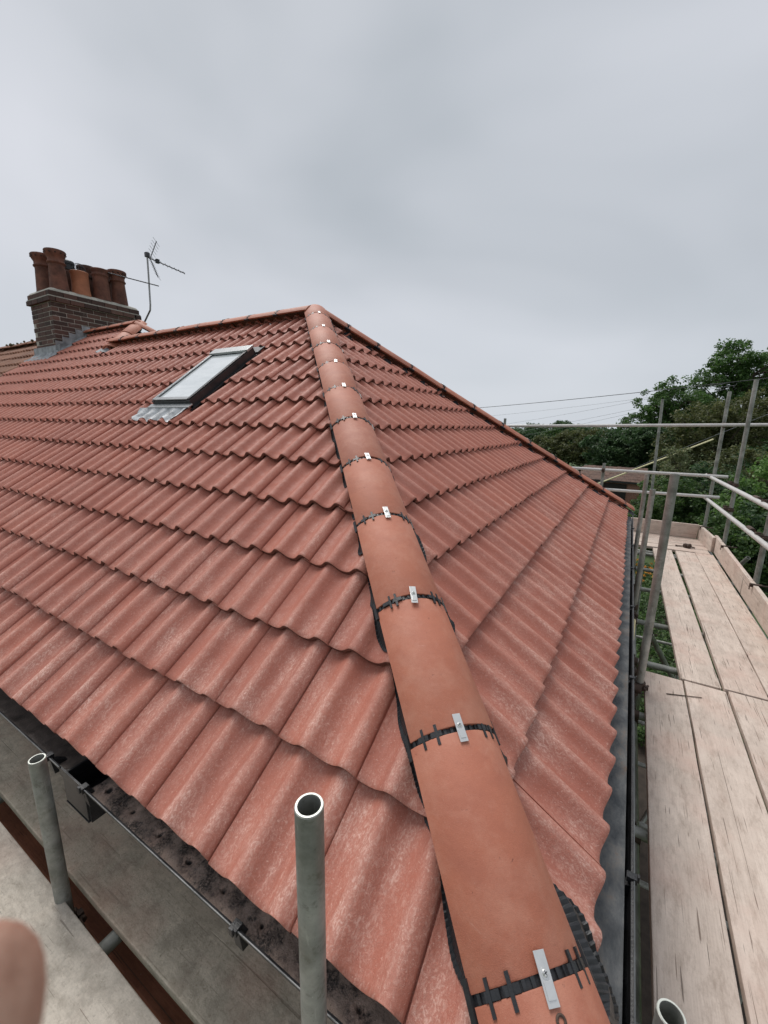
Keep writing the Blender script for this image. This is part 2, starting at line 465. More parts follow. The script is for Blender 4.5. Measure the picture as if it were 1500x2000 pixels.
def m_silt():
    k = NB('gutter_silt')
    w = k.coord('World')
    c = k.ramp(k.noise(w, 30, 5, 0.7), [(0.3, (0.26, 0.185, 0.15)), (0.7, (0.46, 0.345, 0.285))])
    patch = k.ramp(k.noise(w, 13, 4, 0.65), [(0.42, 0.0), (0.56, 1.0)])
    grain = k.ramp(k.noise(w, 170, 3, 0.8), [(0.40, 0.0), (0.52, 1.0)])
    c = k.mixc(k.math('MULTIPLY', patch, k.math('ADD', k.math('MULTIPLY', grain, 0.65), 0.30)), c, (0.022, 0.018, 0.017))
    c = k.mixc(k.math('MULTIPLY', k.ramp(k.noise(w, 240, 2, 0.8), [(0.60, 0.0), (0.66, 1.0)]), 0.7), c, (0.03, 0.024, 0.022))
    # drip craters: one under each tile trough, every 0.15 m
    sp = k.n('ShaderNodeSeparateXYZ'); k.l(w, sp.inputs[0])
    fx = k.math('SUBTRACT', k.math('PINGPONG', k.math('ADD', sp.outputs['X'], 0.002), 0.075), 0.0)
    dy = k.math('SUBTRACT', sp.outputs['Y'], 0.013)
    wob = k.math('ADD', k.math('MULTIPLY', k.math('SUBTRACT', k.noise(w, 45, 3), 0.5), 0.026), k.math('MULTIPLY', k.math('SUBTRACT', k.noise(w, 6, 2), 0.45), 0.022))
    dist = k.math('ADD', k.math('SQRT', k.math('ADD', k.math('MULTIPLY', fx, fx), k.math('MULTIPLY', dy, dy))), wob)
    halo = k.math('MULTIPLY', k.ramp(dist, [(0.014, 1.0), (0.040, 0.0)]), k.ramp(k.noise(w, 60, 5, 0.8), [(0.40, 0.0), (0.56, 1.0)]))
    c = k.mixc(k.math('MULTIPLY', halo, 0.85), c, (0.52, 0.36, 0.29))
    core = k.ramp(dist, [(0.0065, 1.0), (0.0100, 0.0)])
    c = k.mixc(core, c, (0.008, 0.006, 0.006))
    k.col(c); k.bump(k.math('ADD', k.noise(w, 190, 4, 0.7), k.math('MULTIPLY', core, -2)), 0.6, 0.006)
    return k.set(Roughness=k.ramp(k.noise(w, 40, 4), [(0.35, 0.25), (0.6, 0.75)]))
M_SILT = m_silt()
def m_silt_grey():
    k = NB('grey_gutter_dust')
    w = k.coord('World', (1, 0.45, 1))
    c = k.ramp(k.noise(w, 13, 8, 0.78, 0.3), [(0.36, (0.065, 0.072, 0.078)), (0.48, (0.135, 0.142, 0.146)), (0.56, (0.20, 0.195, 0.185)), (0.66, (0.24, 0.165, 0.125))])
    c = k.mixc(k.math('MULTIPLY', k.noise(w, 150, 3, 0.7), 0.45), c, (0.05, 0.05, 0.052))
    k.col(c); k.bump(k.noise(w, 160, 4, 0.7), 0.35, 0.004)
    return k.set(Roughness=0.62)
M_SILTGREY = m_silt_grey()

M_LEAD = m_simple('lead_flashing', (0.30, 0.315, 0.33), 0.6, 0.1, 0.5, 9, 0.3)
M_FRAME = m_simple('charcoal_frame', (0.035, 0.038, 0.041), 0.35, 0.2, 0.2, 20, 0.05)
M_FRAMELIGHT = m_simple('pale_frame_metal', (0.42, 0.43, 0.43), 0.35, 0.5, 0.15, 20, 0.05)
def m_glass():
    k = NB('window_glass'); k.col(k.ramp(k.noise(k.coord('Object', (1, 4, 4)), 3.0, 3), [(0.35, (0.66, 0.70, 0.71)), (0.65, (0.82, 0.85, 0.85))]))
    return k.set(Roughness=0.06, Metallic=0.0, Coat_Weight=1.0, Coat_Roughness=0.02)
M_GLASS = m_glass()
M_BLIND = m_simple('white_blind', (0.78, 0.79, 0.78), 0.7)
M_MORTAR = m_simple('mortar', (0.46, 0.43, 0.38), 0.9, 0, 0.25, 25, 0.4)
M_FLAUNCH = m_simple('cement_flaunching', (0.42, 0.40, 0.35), 0.9, 0, 0.25, 14, 0.4)
def m_brick():
    k = NB('dark_brick')
    o = k.coord('Object', rnd=True); w = k.coord('World')
    oi = k.n('ShaderNodeObjectInfo').outputs['Random']
    c = k.ramp(oi, [(0.0, (0.045, 0.028, 0.024)), (0.4, (0.10, 0.052, 0.042)), (0.75, (0.155, 0.078, 0.060)), (1.0, (0.20, 0.105, 0.08))])
    c = k.mixc(k.math('MULTIPLY', k.noise(w, 22, 5, 0.7), 0.6), c, (0.05, 0.035, 0.03))
    lime = k.ramp(k.noise(w, 9, 4, 0.7), [(0.60, 0.0), (0.72, 1.0)])
    c = k.mixc(k.math('MULTIPLY', lime, 0.35), c, (0.30, 0.27, 0.24))
    k.col(c); k.bump(k.noise(w, 90, 4), 0.4, 0.006)
    return k.set(Roughness=0.88)
M_BRICK = m_brick()
def m_wallbrick():
    k = NB('house_wall_brick')
    b = k.n('ShaderNodeTexBrick'); b.inputs['Scale'].default_value = 1.0
    b.inputs['Brick Width'].default_value = 0.225; b.inputs['Row Height'].default_value = 0.075; b.inputs['Mortar Size'].default_value = 0.005
    b.inputs['Color1'].default_value = (0.20, 0.075, 0.05, 1); b.inputs['Color2'].default_value = (0.28, 0.11, 0.07, 1); b.inputs['Mortar'].default_value = (0.34, 0.31, 0.27, 1)
    sp = k.n('ShaderNodeSeparateXYZ'); cb = k.n('ShaderNodeCombineXYZ')
    k.l(k.n('ShaderNodeNewGeometry').outputs['Position'], sp.inputs[0])
    k.l(k.math('ADD', sp.outputs['X'], sp.outputs['Y']), cb.inputs[0]); k.l(sp.outputs['Z'], cb.inputs[1])
    k.l(cb.outputs[0], b.inputs['Vector']); k.col(b.outputs['Color']); k.bump(b.outputs['Fac'], -0.4, 0.01)
    return k.set(Roughness=0.9)
M_WALL = m_wallbrick()
M_POT = m_simple('terracotta_pot_sooty', (0.155, 0.062, 0.040), 0.8, 0, 0.55, 7, 0.3)
M_POTDARK = m_simple('terracotta_pot_dark', (0.105, 0.050, 0.035), 0.8, 0, 0.6, 7, 0.3)
M_POTNEW = m_simple('terracotta_pot_clean', (0.40, 0.155, 0.080), 0.75, 0, 0.25, 6, 0.2)
M_ALU = m_simple('weathered_aluminium', (0.36, 0.36, 0.36), 0.45, 0.6, 0.2)
M_ALUDARK = m_simple('dark_aerial_metal', (0.10, 0.10, 0.11), 0.5, 0.5, 0.2)
M_YELLOW = m_simple('pale_yellow_plastic', (0.78, 0.72, 0.42), 0.5, 0, 0.08, 8, 0.05)
M_WIRE = m_simple('black_cable', (0.03, 0.032, 0.036), 0.5)
M_WIREGREY = m_simple('grey_wire', (0.24, 0.25, 0.27), 0.5)
M_BARK = m_simple('bark', (0.085, 0.065, 0.048), 0.9, 0, 0.4, 6, 0.5)
M_MOSS = m_simple('moss', (0.10, 0.085, 0.04), 0.95, 0, 0.5, 40, 0.5)

def m_leaf(name, c1, c2, c3):
    k = NB(name)
    g = k.n('ShaderNodeNewGeometry')
    c = k.ramp(g.outputs['Random Per Island'], [(0.0, c1), (0.55, c2), (1.0, c3)])
    w = k.coord('World')
    c = k.mixc(k.math('MULTIPLY', k.ramp(k.noise(w, 0.9, 3), [(0.4, 0.0), (0.65, 1.0)]), 0.45), c, tuple(x*0.55 for x in c1))
    k.col(c); k.set(Roughness=0.55)
    tr = k.n('ShaderNodeBsdfTranslucent'); k.l(c, tr.inputs['Color'])
    mx = k.n('ShaderNodeMixShader'); mx.inputs[0].default_value = 0.40
    k.l(k.b.outputs[0], mx.inputs[1]); k.l(tr.outputs[0], mx.inputs[2]); k.l(mx.outputs[0], k.out.inputs[0])
    return k.m
LEAF = dict(
    ash=m_leaf('leaf_ash', (0.053, 0.116, 0.031), (0.091, 0.185, 0.046), (0.150, 0.255, 0.070)),
    olive=m_leaf('leaf_olive', (0.070, 0.091, 0.031), (0.120, 0.140, 0.049), (0.185, 0.185, 0.070)),
    laurel=m_leaf('leaf_laurel', (0.031, 0.074, 0.029), (0.060, 0.120, 0.042), (0.105, 0.176, 0.070)),
    bright=m_leaf('leaf_bright', (0.079, 0.166, 0.039), (0.140, 0.264, 0.060), (0.220, 0.360, 0.096)),
    pale=m_leaf('leaf_pale', (0.105, 0.150, 0.061), (0.194, 0.229, 0.105), (0.307, 0.299, 0.157)),
    hedge=m_leaf('leaf_hedge', (0.042, 0.091, 0.025), (0.077, 0.147, 0.039), (0.131, 0.211, 0.056)),
    flower=m_leaf('petal_orange', (0.600, 0.200, 0.020), (0.750, 0.330, 0.030), (0.800, 0.500, 0.060)))
def m_grass():
    k = NB('lawn'); w = k.coord('World')
    c = k.ramp(k.noise(w, 1.3, 5, 0.6), [(0.3, (0.045, 0.085, 0.022)), (0.7, (0.085, 0.130, 0.038))])
    c = k.mixc(k.math('MULTIPLY', k.noise(w, 30, 4, 0.7), 0.5), c, (0.03, 0.05, 0.016))
    k.col(c); k.bump(k.noise(w, 40, 4, 0.7), 0.6, 0.05); return k.set(Roughness=0.9)
M_GRASS = m_grass()
M_SOIL = m_simple('damp_soil', (0.055, 0.042, 0.032), 0.95, 0, 0.4, 8, 0.6)
def m_skin():
    k = NB('skin'); o = k.coord('Object')
    k.col(k.ramp(k.noise(o, 130, 5, 0.7), [(0.32, (0.30, 0.16, 0.115)), (0.5, (0.40, 0.235, 0.175)), (0.7, (0.49, 0.31, 0.24))]))
    k.bump(k.noise(o, 900, 4, 0.7), 0.4, 0.0006)
    k.b.inputs['Subsurface Weight'].default_value = 0.15
    k.b.inputs['Subsurface Radius'].default_value = (0.008, 0.003, 0.002)
    return k.set(Roughness=0.5)
M_SKIN = m_skin()

# ------------------------------------------------------------------ roof geometry
PITCH = 0.633386
TP, CP, SP = math.tan(PITCH), math.cos(PITCH), math.sin(PITCH)
G = 0.318344                      # course gauge
D = 3.141167                      # plan run of each slope
ZR = D * TP                       # ridge height
TW = 0.30                         # tile cover width
J0 = 0.337975                     # first side joint on the front slope
XEND = -9.93                      # party line with the older roof
JN = Vector((-7.12, D, ZR))       # where the low ridge meets the taller roof
TN = Vector((-7.45, 3.70, 3.70 * TP))
YH = TN.y                         # plan position of the taller ridge
GROUND = -4.6

house = empty('hip_roofed_house', (-4.5, D, GROUND))
tag(house, 'house with new terracotta tiled hip roof, brick chimney and roof window', 'house')

def prof_h(u):
    s = 0.5 + 0.5 * math.cos(2 * math.pi * (u - 0.0370) / 0.15)
    return 0.038 * s ** 1.4
STEP, TH, TLEN = 0.030, 0.0225, 0.392
VOFF, NOFF = 0.024, -0.017
def tile_bm(push=-0.005):
    """local frame: x to the right, y up the slope, z the roof normal; right edge at x=0"""
    v, f = [], []
    us = [0.0, 0.004, 0.0125] + [0.025 + 0.0125*i for i in range(21)] + [0.2885, 0.2945, 0.2962, 0.324]
    rows = []
    for u in us:
        h = prof_h(u)
        drop = 0.0 if u < 0.295 else -0.014
        rnd = -0.0022 if u == 0.0 else 0.0
        c = []
        for vv, dz in ((0.07, -TH), (0.0015, -TH+0.001), (0.0, -TH*0.55), (0.0006, -0.0022), (0.0032, -0.0003), (0.02, 0.0), (TLEN, 0.0)):
            sh = -push*h/0.037*max(0, 1 - vv/0.02) if vv < 0.02 else 0.0
            c.append((-u, vv + sh, h + STEP*(1 - vv/G) + dz + drop + (rnd if dz > -0.01 else 0)))
        rows.append(c)
    # the side lip of the right edge
    edge = [(-0.0005, vv, prof_h(0) + STEP*(1-vv/G) - 0.017) for vv in (0.07, 0.0015, 0.0, 0.0008, 0.006, 0.02, TLEN)]
    rows.insert(0, edge)
    n = 7
    for r in rows: v += r
    for i in range(len(rows)-1):
        for k in range(n-1):
            f.append((i*n+k, i*n+k+1, (i+1)*n+k+1, (i+1)*n+k))
    bm = bmesh.new()
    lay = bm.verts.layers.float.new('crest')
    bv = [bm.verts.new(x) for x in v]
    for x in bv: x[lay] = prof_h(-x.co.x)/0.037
    for q in f:
        nf = bm.faces.new([bv[i] for i in q])
        if q[0] % n in (0, 1, 2): nf.material_index = 1
    bm.normal_update()
    up = sum(1 for x in bm.faces if x.normal.z > 0)
    if up < len(bm.faces)/2: bmesh.ops.reverse_faces(bm, faces=bm.faces)
    for x in bm.faces: x.smooth = True
    bm.edges.ensure_lookup_table()
    for e in bm.edges:
        if len(e.link_faces) == 2 and e.calc_face_angle(0) > 0.9: e.smooth = False
    return bm
TILE_BM = tile_bm(); EAVE_BM = tile_bm(-0.0125)      # eaves course: the rolls stop a little short of the pans
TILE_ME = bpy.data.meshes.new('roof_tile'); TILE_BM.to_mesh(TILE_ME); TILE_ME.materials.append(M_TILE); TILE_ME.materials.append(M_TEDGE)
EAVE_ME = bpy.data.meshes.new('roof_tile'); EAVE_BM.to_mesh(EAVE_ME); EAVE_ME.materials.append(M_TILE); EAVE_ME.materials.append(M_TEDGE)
OLD_ME = TILE_ME.copy(); OLD_ME.materials.clear(); OLD_ME.materials.append(M_OLDTILE); OLD_ME.materials.append(M_TEDGE)

FR_A = Matrix(((1, 0, 0), (0, CP, -SP), (0, SP, CP)))             # columns: right, up, normal
FR_B = Matrix(((0, -CP, SP), (1, 0, 0), (0, SP, CP)))
def frameA(x, v): return FR_A @ Vector((x, v + VOFF, NOFF))
def frameB(y, v): return FR_B @ Vector((y, v + VOFF, NOFF))

def project(P):
    d = P - CAM; z = d.dot(FV)
    if z < 0.05: return None
    return 750 + 801.57*d.dot(RV)/z, 1000 - 801.57*d.dot(UV)/z, z

tiles = []          # (area, matrix, cut list)
def add_tile(fr, loc, cuts, me=TILE_ME):
    jit = Matrix.Rotation(rng.gauss(0, 0.0026), 3, 'Z') @ Matrix.Rotation(rng.gauss(0, 0.0042), 3, 'Y') @ Matrix.Rotation(rng.gauss(0, 0.0026), 3, 'X')
    m = (fr @ jit).to_4x4()
    m.translation = loc + fr @ Vector((rng.gauss(0, 0.0007), rng.gauss(0, 0.0026), rng.gauss(0, 0.0012)))
    cs = [m @ Vector(c) for c in ((0, 0, 0.03), (-TW, 0, 0.03), (-TW, G, 0.02), (0, G, 0.02))]
    use = []
    for (pt, nrm) in cuts:            # keep the side where (p-pt).n < 0
        corners = [m @ Vector(c) for c in ((0.01, -0.01, 0), (-0.33, -0.01, 0), (-0.33, TLEN, 0), (0.01, TLEN, 0))]
        s = [(c - pt).dot(nrm) for c in corners]
        if min(s) >= 0: return
        if max(s) > 0: use.append((pt, nrm))
    pj = [project(c) for c in cs]
    if all(p is not None for p in pj):
        a = 0.5*abs(sum(pj[i][0]*pj[(i+1) % 4][1] - pj[(i+1) % 4][0]*pj[i][1] for i in range(4)))
        cx = sum(p[0] for p in pj)/4; cy = sum(p[1] for p in pj)/4
        if not (-150 < cx < 1650 and -100 < cy < 2150): a = 0
    else: a = 0
    tiles.append([a, m, use, me])

V3 = Vector
SKU0, SKU1, SKV0, SKV1 = -3.905, -3.355, 2.185, 3.095          # roof window, front slope
n_courses = 13
# front slope
for k in range(16):
    v0 = k * G
    off = J0
    for j in range(34):
        xr = -(off + TW*j) + TW            # right edge
        if xr - 0.33 > 0 or xr < XEND: continue
        cuts = [(V3((XEND, 0, 0)), V3((-1, 0, 0)))]
        mid = xr - TW/2
        if mid > JN.x + 0.1:
            cuts.append((V3((-0.012, -0.012, 0)), V3((1, 1, 0)).normalized()))
            cuts.append((V3((0, D - 0.03, 0)), V3((0, 1, 0))))
        else:
            cuts.append((V3((0, YH - 0.03, 0)), V3((0, 1, 0))))
            hd = (TN - JN); nn = V3((hd.y, -hd.x, 0)).normalized()
            if nn.x < 0: nn = -nn
            if v0 + TLEN > D/CP - 0.02: cuts.append((JN + nn*(-0.02), nn))
        # chimney stands through the slope
        if mid < -9.0 and mid > -9.9 and v0*CP > 3.05: continue
        if xr > -9.05 and xr - 0.3 < -9.05 and v0*CP > 3.0: cuts.append((V3((-9.045, 0, 0)), V3((-1, 0, 0))))
        # roof window opening
        hx0, hx1, hv0, hv1 = SKU0 - 0.075, SKU1 + 0.03, SKV0 - 0.02, SKV1 + 0.03
        if xr > hx0 and xr - TW < hx1 and v0 + G > hv0 + 0.02 and v0 < hv1 - 0.02:
            if xr > hx1 + 0.005:
                add_tile(FR_A, frameA(xr, v0), cuts + [(V3((hx1, 0, 0)), V3((-1, 0, 0)))])
            if xr - TW < hx0 - 0.005:
                add_tile(FR_A, frameA(xr, v0), cuts + [(V3((hx0, 0, 0)), V3((1, 0, 0)))])
            inside = cuts + [(V3((hx1, 0, 0)), V3((1, 0, 0))), (V3((hx0, 0, 0)), V3((-1, 0, 0)))]
            ups = FR_A @ V3((0, 1, 0))
            if v0 + G > hv1 + 0.02: add_tile(FR_A, frameA(xr, v0), inside + [(ups*hv1, -ups)])
            if v0 < hv0 - 0.03: add_tile(FR_A, frameA(xr, v0), inside + [(ups*hv0, ups)])
            continue
        add_tile(FR_A, frameA(xr, v0 - (0.018 if k == 0 else 0)), cuts, EAVE_ME if k == 0 else TILE_ME)
# right slope
for k in range(13):
    v0 = k * G
    for j in range(23):
        yr = 6.52 - TW*j
        cuts = [(V3((0.012, 0.012, 0)), V3((-1, -1, 0)).normalized()),
                (V3((-D, D - 0.017, 0)), V3((-1, 1, 0)).normalized()),
                (V3((-D + 0.02, 0, 0)), V3((-1, 0, 0)))]
        add_tile(FR_B, frameB(yr, v0 + (0.012 if k == 0 else 0)), cuts)
tiles.sort(key=lambda t: -t[0])
rest = bmesh.new()
for i, (a, m, cuts, me) in enumerate(tiles):
    if i < 300:
        if cuts:
            bm = (EAVE_BM if me is EAVE_ME else TILE_BM).copy()
            mi = m.inverted(); mr = m.to_3x3().inverted()
            for pt, nrm in cuts:
                bmesh.ops.bisect_plane(bm, geom=list(bm.verts)+list(bm.edges)+list(bm.faces), plane_co=mi @ pt, plane_no=mr @ nrm, clear_outer=True)
            if not bm.faces: bm.free(); continue
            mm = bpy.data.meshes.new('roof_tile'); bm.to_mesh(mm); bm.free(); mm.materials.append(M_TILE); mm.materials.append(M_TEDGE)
        else: mm = me
        o = bpy.data.objects.new('roof_tile', mm); o.matrix_world = m
        COL.objects.link(o); setpar(o, house)
    else:
        bm = (EAVE_BM if me is EAVE_ME else TILE_BM).copy(); bm.transform(m)
        for pt, nrm in cuts:
            bmesh.ops.bisect_plane(bm, geom=list(bm.verts)+list(bm.edges)+list(bm.faces), plane_co=pt, plane_no=nrm, clear_outer=True)
        tm = bpy.data.meshes.new('t'); bm.to_mesh(tm); bm.free(); rest.from_mesh(tm); bpy.data.meshes.remove(tm)
me = bpy.data.meshes.new('far_roof_tiles'); rest.to_mesh(me); rest.free(); me.materials.append(M_TILE); me.materials.append(M_TEDGE)
o = bpy.data.objects.new('far_roof_tiles', me); COL.objects.link(o); setpar(o, house); tag(o, kind='stuff')

# roof deck under the tiles (also closes the two rear slopes)
mb = MB(); e = 0.062
def dk(x, y): return V3((x, y, 0))
A0 = [V3((XEND, 0.09, 0.09*TP-e)), V3((-0.09, 0.09, 0.09*TP-e)), V3((-D, D, ZR-e)), V3((JN.x, D, ZR-e)), V3((TN.x, YH, YH*TP-e)), V3((XEND, YH, YH*TP-e))]
mb.add(A0, [tuple(range(6))])
mb.add([V3((-0.09, 0.09, 0.09*TP-e)), V3((-0.09, 2*D-0.09, 0.09*TP-e)), V3((-D, D, ZR-e))], [(0, 1, 2)])
mb.add([V3((-0.02, 2*D-0.02, 0.02*TP-e)), V3((XEND, 2*D-0.02, 0.02*TP-e)), V3((XEND, D, ZR-e)), V3((-D, D, ZR-e))], [(0, 1, 2, 3)])
mb.add([V3((TN.x, YH, YH*TP-e)), V3((XEND, YH, YH*TP-e)), V3((XEND, 2*YH-0.02, 0)), V3((TN.x+YH, 2*YH-0.02, 0))], [(0, 1, 2, 3)])
mb.add([V3((JN.x, D, ZR-e)), V3((TN.x, YH, YH*TP-e)), V3((JN.x+0.35, D+0.3, ZR-0.25))], [(0, 1, 2)])
mb.build('roof_deck', M_UNDER, house)

# ------------------------------------------------------------------ hip and ridge tiles
R_H, HA = 0.150, math.radians(56)
HW = R_H*math.sin(HA)
def surf_h(P, side):
    """height of the tile surface above the plan point"""
    if side == 'A':
        u = (-(P.x) - J0) % TW; v = P.y/CP; base = P.y*TP
    else:
        u = (6.52 - P.y) % TW; v = max(-P.x/CP, VOFF); base = -P.x*TP
    return base + (prof_h(u) + STEP*(1-((v - VOFF) % G)/G) + NOFF)/CP
def arc_prof(scale=1.0, th=0.016, seg=18):
    pts = []
    for i in range(seg+1):
        a = -HA + 2*HA*i/seg
        pts.append((R_H*math.sin(a), R_H*math.cos(a) - R_H))
    inn = [((R_H-th)*math.sin(-HA+2*HA*i/seg), (R_H-th)*math.cos(-HA+2*HA*i/seg) - R_H) for i in range(seg, -1, -1)]
    return pts + inn
class Line:
    """a hip or ridge: crown axis from a towards b"""
    def __init__(s, a, b, lift):
        s.a = Vector(a); s.b = Vector(b); s.L = (s.b-s.a).length
        s.t = (s.b-s.a).normalized()
        s.c = Vector((s.t.y, -s.t.x, 0)).normalized()    # across, to the right when climbing
        s.n = s.c.cross(s.t).normalized()
        if s.n.z < 0: s.n = -s.n
        s.lift = lift
    def p(s, l, c=0, h=0): return s.a + s.t*l + s.c*c + s.n*h + Vector((0, 0, s.lift))
def hip_run(line, joints, label_union=True, clips=True, first=None, n_seg=18):
    edges = joints
    for i in range(len(edges)-1):
        l0, l1 = edges[i], edges[i+1]
        prof = arc_prof(seg=n_seg)
        tilt = rng.gauss(0, 0.0015); sx = rng.gauss(0, 0.0012)
        l0g, l1g = l0 + 0.0078, l1 - 0.0078
        ls = [l0g, l0g+0.003, l1g-0.003, l1g]
        mb = MB()
        def fr(i_, ls=ls):
            l = ls[i_]
            k = 0.9975 if i_ in (0, 3) else 1.0
            o = line.p(l, sx, tilt*(l-(l0+l1)/2)*8)
            return o - line.n*(0.0015 if i_ in (0, 3) else 0), line.c*k, line.n
        mb.sweep(prof, 4, fr, closed=True)
        ht = mb.build('hip_tile', M_HIP, house, smooth=True, origin=line.p((l0+l1)/2), angle=30)
        if not clips: continue
        # black union strap seen through the joint, at the upper end of this tile
        if i == len(edges)-2: continue
        mb = MB(); lj = l1
        def fr2(i_):
            return line.p(lj + (-0.03 if i_ == 0 else 0.03)), line.c, line.n
        seg = 22
        outer = [((R_H-0.007)*math.sin(-HA+2*HA*q/seg), (R_H-0.007)*math.cos(-HA+2*HA*q/seg)-R_H) for q in range(seg+1)]
        inner = [((R_H-0.0165)*math.sin(-HA+2*HA*q/seg)*0.985, (R_H-0.0165)*math.cos(-HA+2*HA*q/seg)-R_H) for q in range(seg, -1, -1)]
        mb.sweep(outer+inner, 2, lambda i_: (line.p(lj + (-0.0076 if i_ == 0 else 0.0076)), line.c, line.n), closed=True)
        def barat(ang, l_a, l_b, w, r_lo, r_hi):
            rad = V3((0, 0, 0)) + line.c*math.sin(ang) + line.n*math.cos(ang)
            tan = line.c*math.cos(ang) - line.n*math.sin(ang)
            base = line.p(lj) - line.n*R_H
            vs_ = []
            for r_ in (r_lo, r_hi):
                for (dl, dw) in ((l_a, -w), (l_b, -w), (l_b, w), (l_a, w)):
                    vs_.append(base + rad*r_ + line.t*dl + tan*dw)
            mb.add(vs_, [(0, 3, 2, 1), (4, 5, 6, 7), (0, 1, 5, 4), (1, 2, 6, 5), (2, 3, 7, 6), (3, 0, 4, 7)])
        # little ribs in the joint
        for q in range(15):
            ang = -HA*0.9 + 1.8*HA*q/14
            barat(ang, -0.0074, 0.0074, 0.0035, R_H-0.008, R_H-0.003)
        for ang, wdt in ((-0.66, 0.0035), (-0.40, 0.004), (0.50, 0.004), (0.74, 0.0035)):
            barat(ang+rng.gauss(0, 0.025), -0.027, 0.024, wdt, R_H-0.001, R_H+0.0035)
            barat(ang+rng.gauss(0, 0.01), -0.0068, 0.0068, 0.015, R_H-0.006, R_H+0.0015)
        # end pads over the long edges
        for sgn in (-1, 1):
            barat(sgn*(HA+0.035), -0.035, 0.03, 0.006, R_H-0.024, R_H+0.004)
        mb.build('joint_union', M_BLACK, ht)
        # zinc clamp plate with its screw
        mb = MB()
        cx = rng.gauss(0.004, 0.003); yaw = rng.gauss(0.05, 0.06)
        tt = (line.t*math.cos(yaw) + line.c*math.sin(yaw)); cc = (line.c*math.cos(yaw) - line.t*math.sin(yaw))
        cen = line.p(lj, cx, 0.0062)
        mt = Matrix((cc, tt, line.n)).transposed().to_4x4(); mt.translation = cen
        cl_ = 0.036 if i < 4 else 0.030
        mb.box((-0.0112, -cl_, -0.0012), (0.0112, cl_, 0.0008), mt)
        mb.box((-0.0075, -0.027, 0.0006), (0.0075, -0.004, 0.0026), mt)
        cl = mb.build('clamp_plate', M_CLIP, ht, bevel=0.0005)
        mb = MB()
        c0 = cen + tt*0.006
        mb.cyl(c0 + line.n*0.0006, c0 + line.n*0.0022, 0.0078, n=16)
        mb.cyl(c0 + line.n*0.0022, c0 + line.n*0.0052, 0.0058, 0.0040, n=16)
        for an in (0.4, 0.4+math.pi/2):
            dd = cc*math.cos(an) + tt*math.sin(an); ee = line.n.cross(dd)
            m2 = Matrix((dd, ee, line.n)).transposed().to_4x4(); m2.translation = c0 + line.n*0.0053
            mb.box((-0.0034, -0.0007, -0.0004), (0.0034, 0.0007, 0.0001), m2, mi=1)
        mb.build('screw', [M_CLIP, M_BLACK], ht, smooth=True)

HT = Vector((-D, D, ZR))
hip = Line((0, 0, 0), HT, 0.112)
wp = hip.p(0.171254 - 0.052, 0.006, 0.0016)
wt = Matrix((hip.c, hip.t, hip.n)).transposed()
tag(MB().lathe(wp, [(0.0052, 0.0), (0.0052, 0.0022), (0.0072, 0.0034), (0.0098, 0.0022), (0.0098, 0.0), (0.0052, 0.0)], 20, tilt=wt).build('washer', M_COUP, None, smooth=True, origin=wp), 'small dark ring washer lying on the lowest hip tile', 'washer')
M_WASH = None
S_H = 0.451303
L0 = 0.171254
hj = [L0 - S_H] + [L0 + S_H*i for i in range(11)] + [hip.L + 0.02]
hip_run(hip, hj)
farhip = Line(HT, (0, 2*D, 0), 0.112)
fj = [0.07, 0.40] + [0.766866 + S_H*i for i in range(0, 10)] + [farhip.L + 0.03]
farhip_line = Line((0, 2*D, 0), HT, 0.117)
fj2 = sorted(farhip_line.L - x for x in fj)
hip_run(farhip_line, fj2, n_seg=12)
ridge = Line((JN.x-0.05, D, ZR), HT, 0.105)
rj = [0.0] + [ridge.L - 0.02 - S_H*i for i in range(9, -1, -1)]
rj = [x for x in rj if x >= 0 and (x == 0 or x > 0.1)]
hip_run(ridge, rj, n_seg=12)
smallhip = Line(JN + V3((0.05, -0.12, -0.1)), TN, 0.10)
hip_run(smallhip, [-0.05, smallhip.L*0.5, smallhip.L+0.05], clips=False, n_seg=12)
highridge = Line((-9.04, YH, YH*TP), TN + V3((0.05, 0, 0)), 0.10)
hip_run(highridge, [0.0, 0.42, 0.87, 1.31, highridge.L], n_seg=12)
backhip = Line((TN.x+1.4, YH+1.4, YH*TP-1.4*TP), TN, 0.10)
hip_run(backhip, [0.0, 0.45, 0.9, 1.35, 1.8, backhip.L], n_seg=12)

# pleated black hip roll under both edges of the near hip
def roll(line, sideA, side, sgn, lmax, seed):
    rr = random.Random(seed)
    N = int(lmax/0.0065)
    bumps = [(rr.uniform(0, lmax), rr.uniform(0.05, 0.12), rr.uniform(0.006, 0.020) * (1.0 if sgn > 0 else 0.7)) for _ in range(int(lmax*2.2))]
    for k in range(11):
        bumps.append((L0 + S_H*k + (0.075 if k == 0 else rr.uniform(0.0, 0.05)), 0.10 if k == 0 else rr.uniform(0.07, 0.12), (0.070 if k == 0 else rr.uniform(0.022, 0.036)) if sgn > 0 else rr.uniform(0.002, 0.010)))
    mb = MB(); vs_ = []; offs = [0.6, 0.82, 0.94, 1.0]
    for i in range(N+1):
        l = l_ = 0.02 + i*0.0065
        w = HW + (0.006 if sgn > 0 else -0.016)
        for c, wd, h in bumps: w += h*math.exp(-((l-c)/wd)**4)
        w = min(w, HW + ((0.085 if l < 0.4 else 0.048) if sgn > 0 else 0.004))
        for q in offs:
            P = line.a + line.t*l + line.c*(sgn*w*q)
            z = surf_h(P, side) + (0.012 if sgn > 0 else 0.006) + (0.0028 if i % 2 else -0.0028)
            zc = (line.a + line.t*l).z + 0.05
            if q < 0.9: z = max(z, zc*0.5 + z*0.5)
            vs_.append(V3((P.x, P.y, z)))
    n = len(offs)
    fs = [(i*n+k, i*n+k+1, (i+1)*n+k+1, (i+1)*n+k) for i in range(N) for k in range(n-1)]
    mb.add(vs_, fs)
    return mb.build('hip_roll', M_BLACK, house)
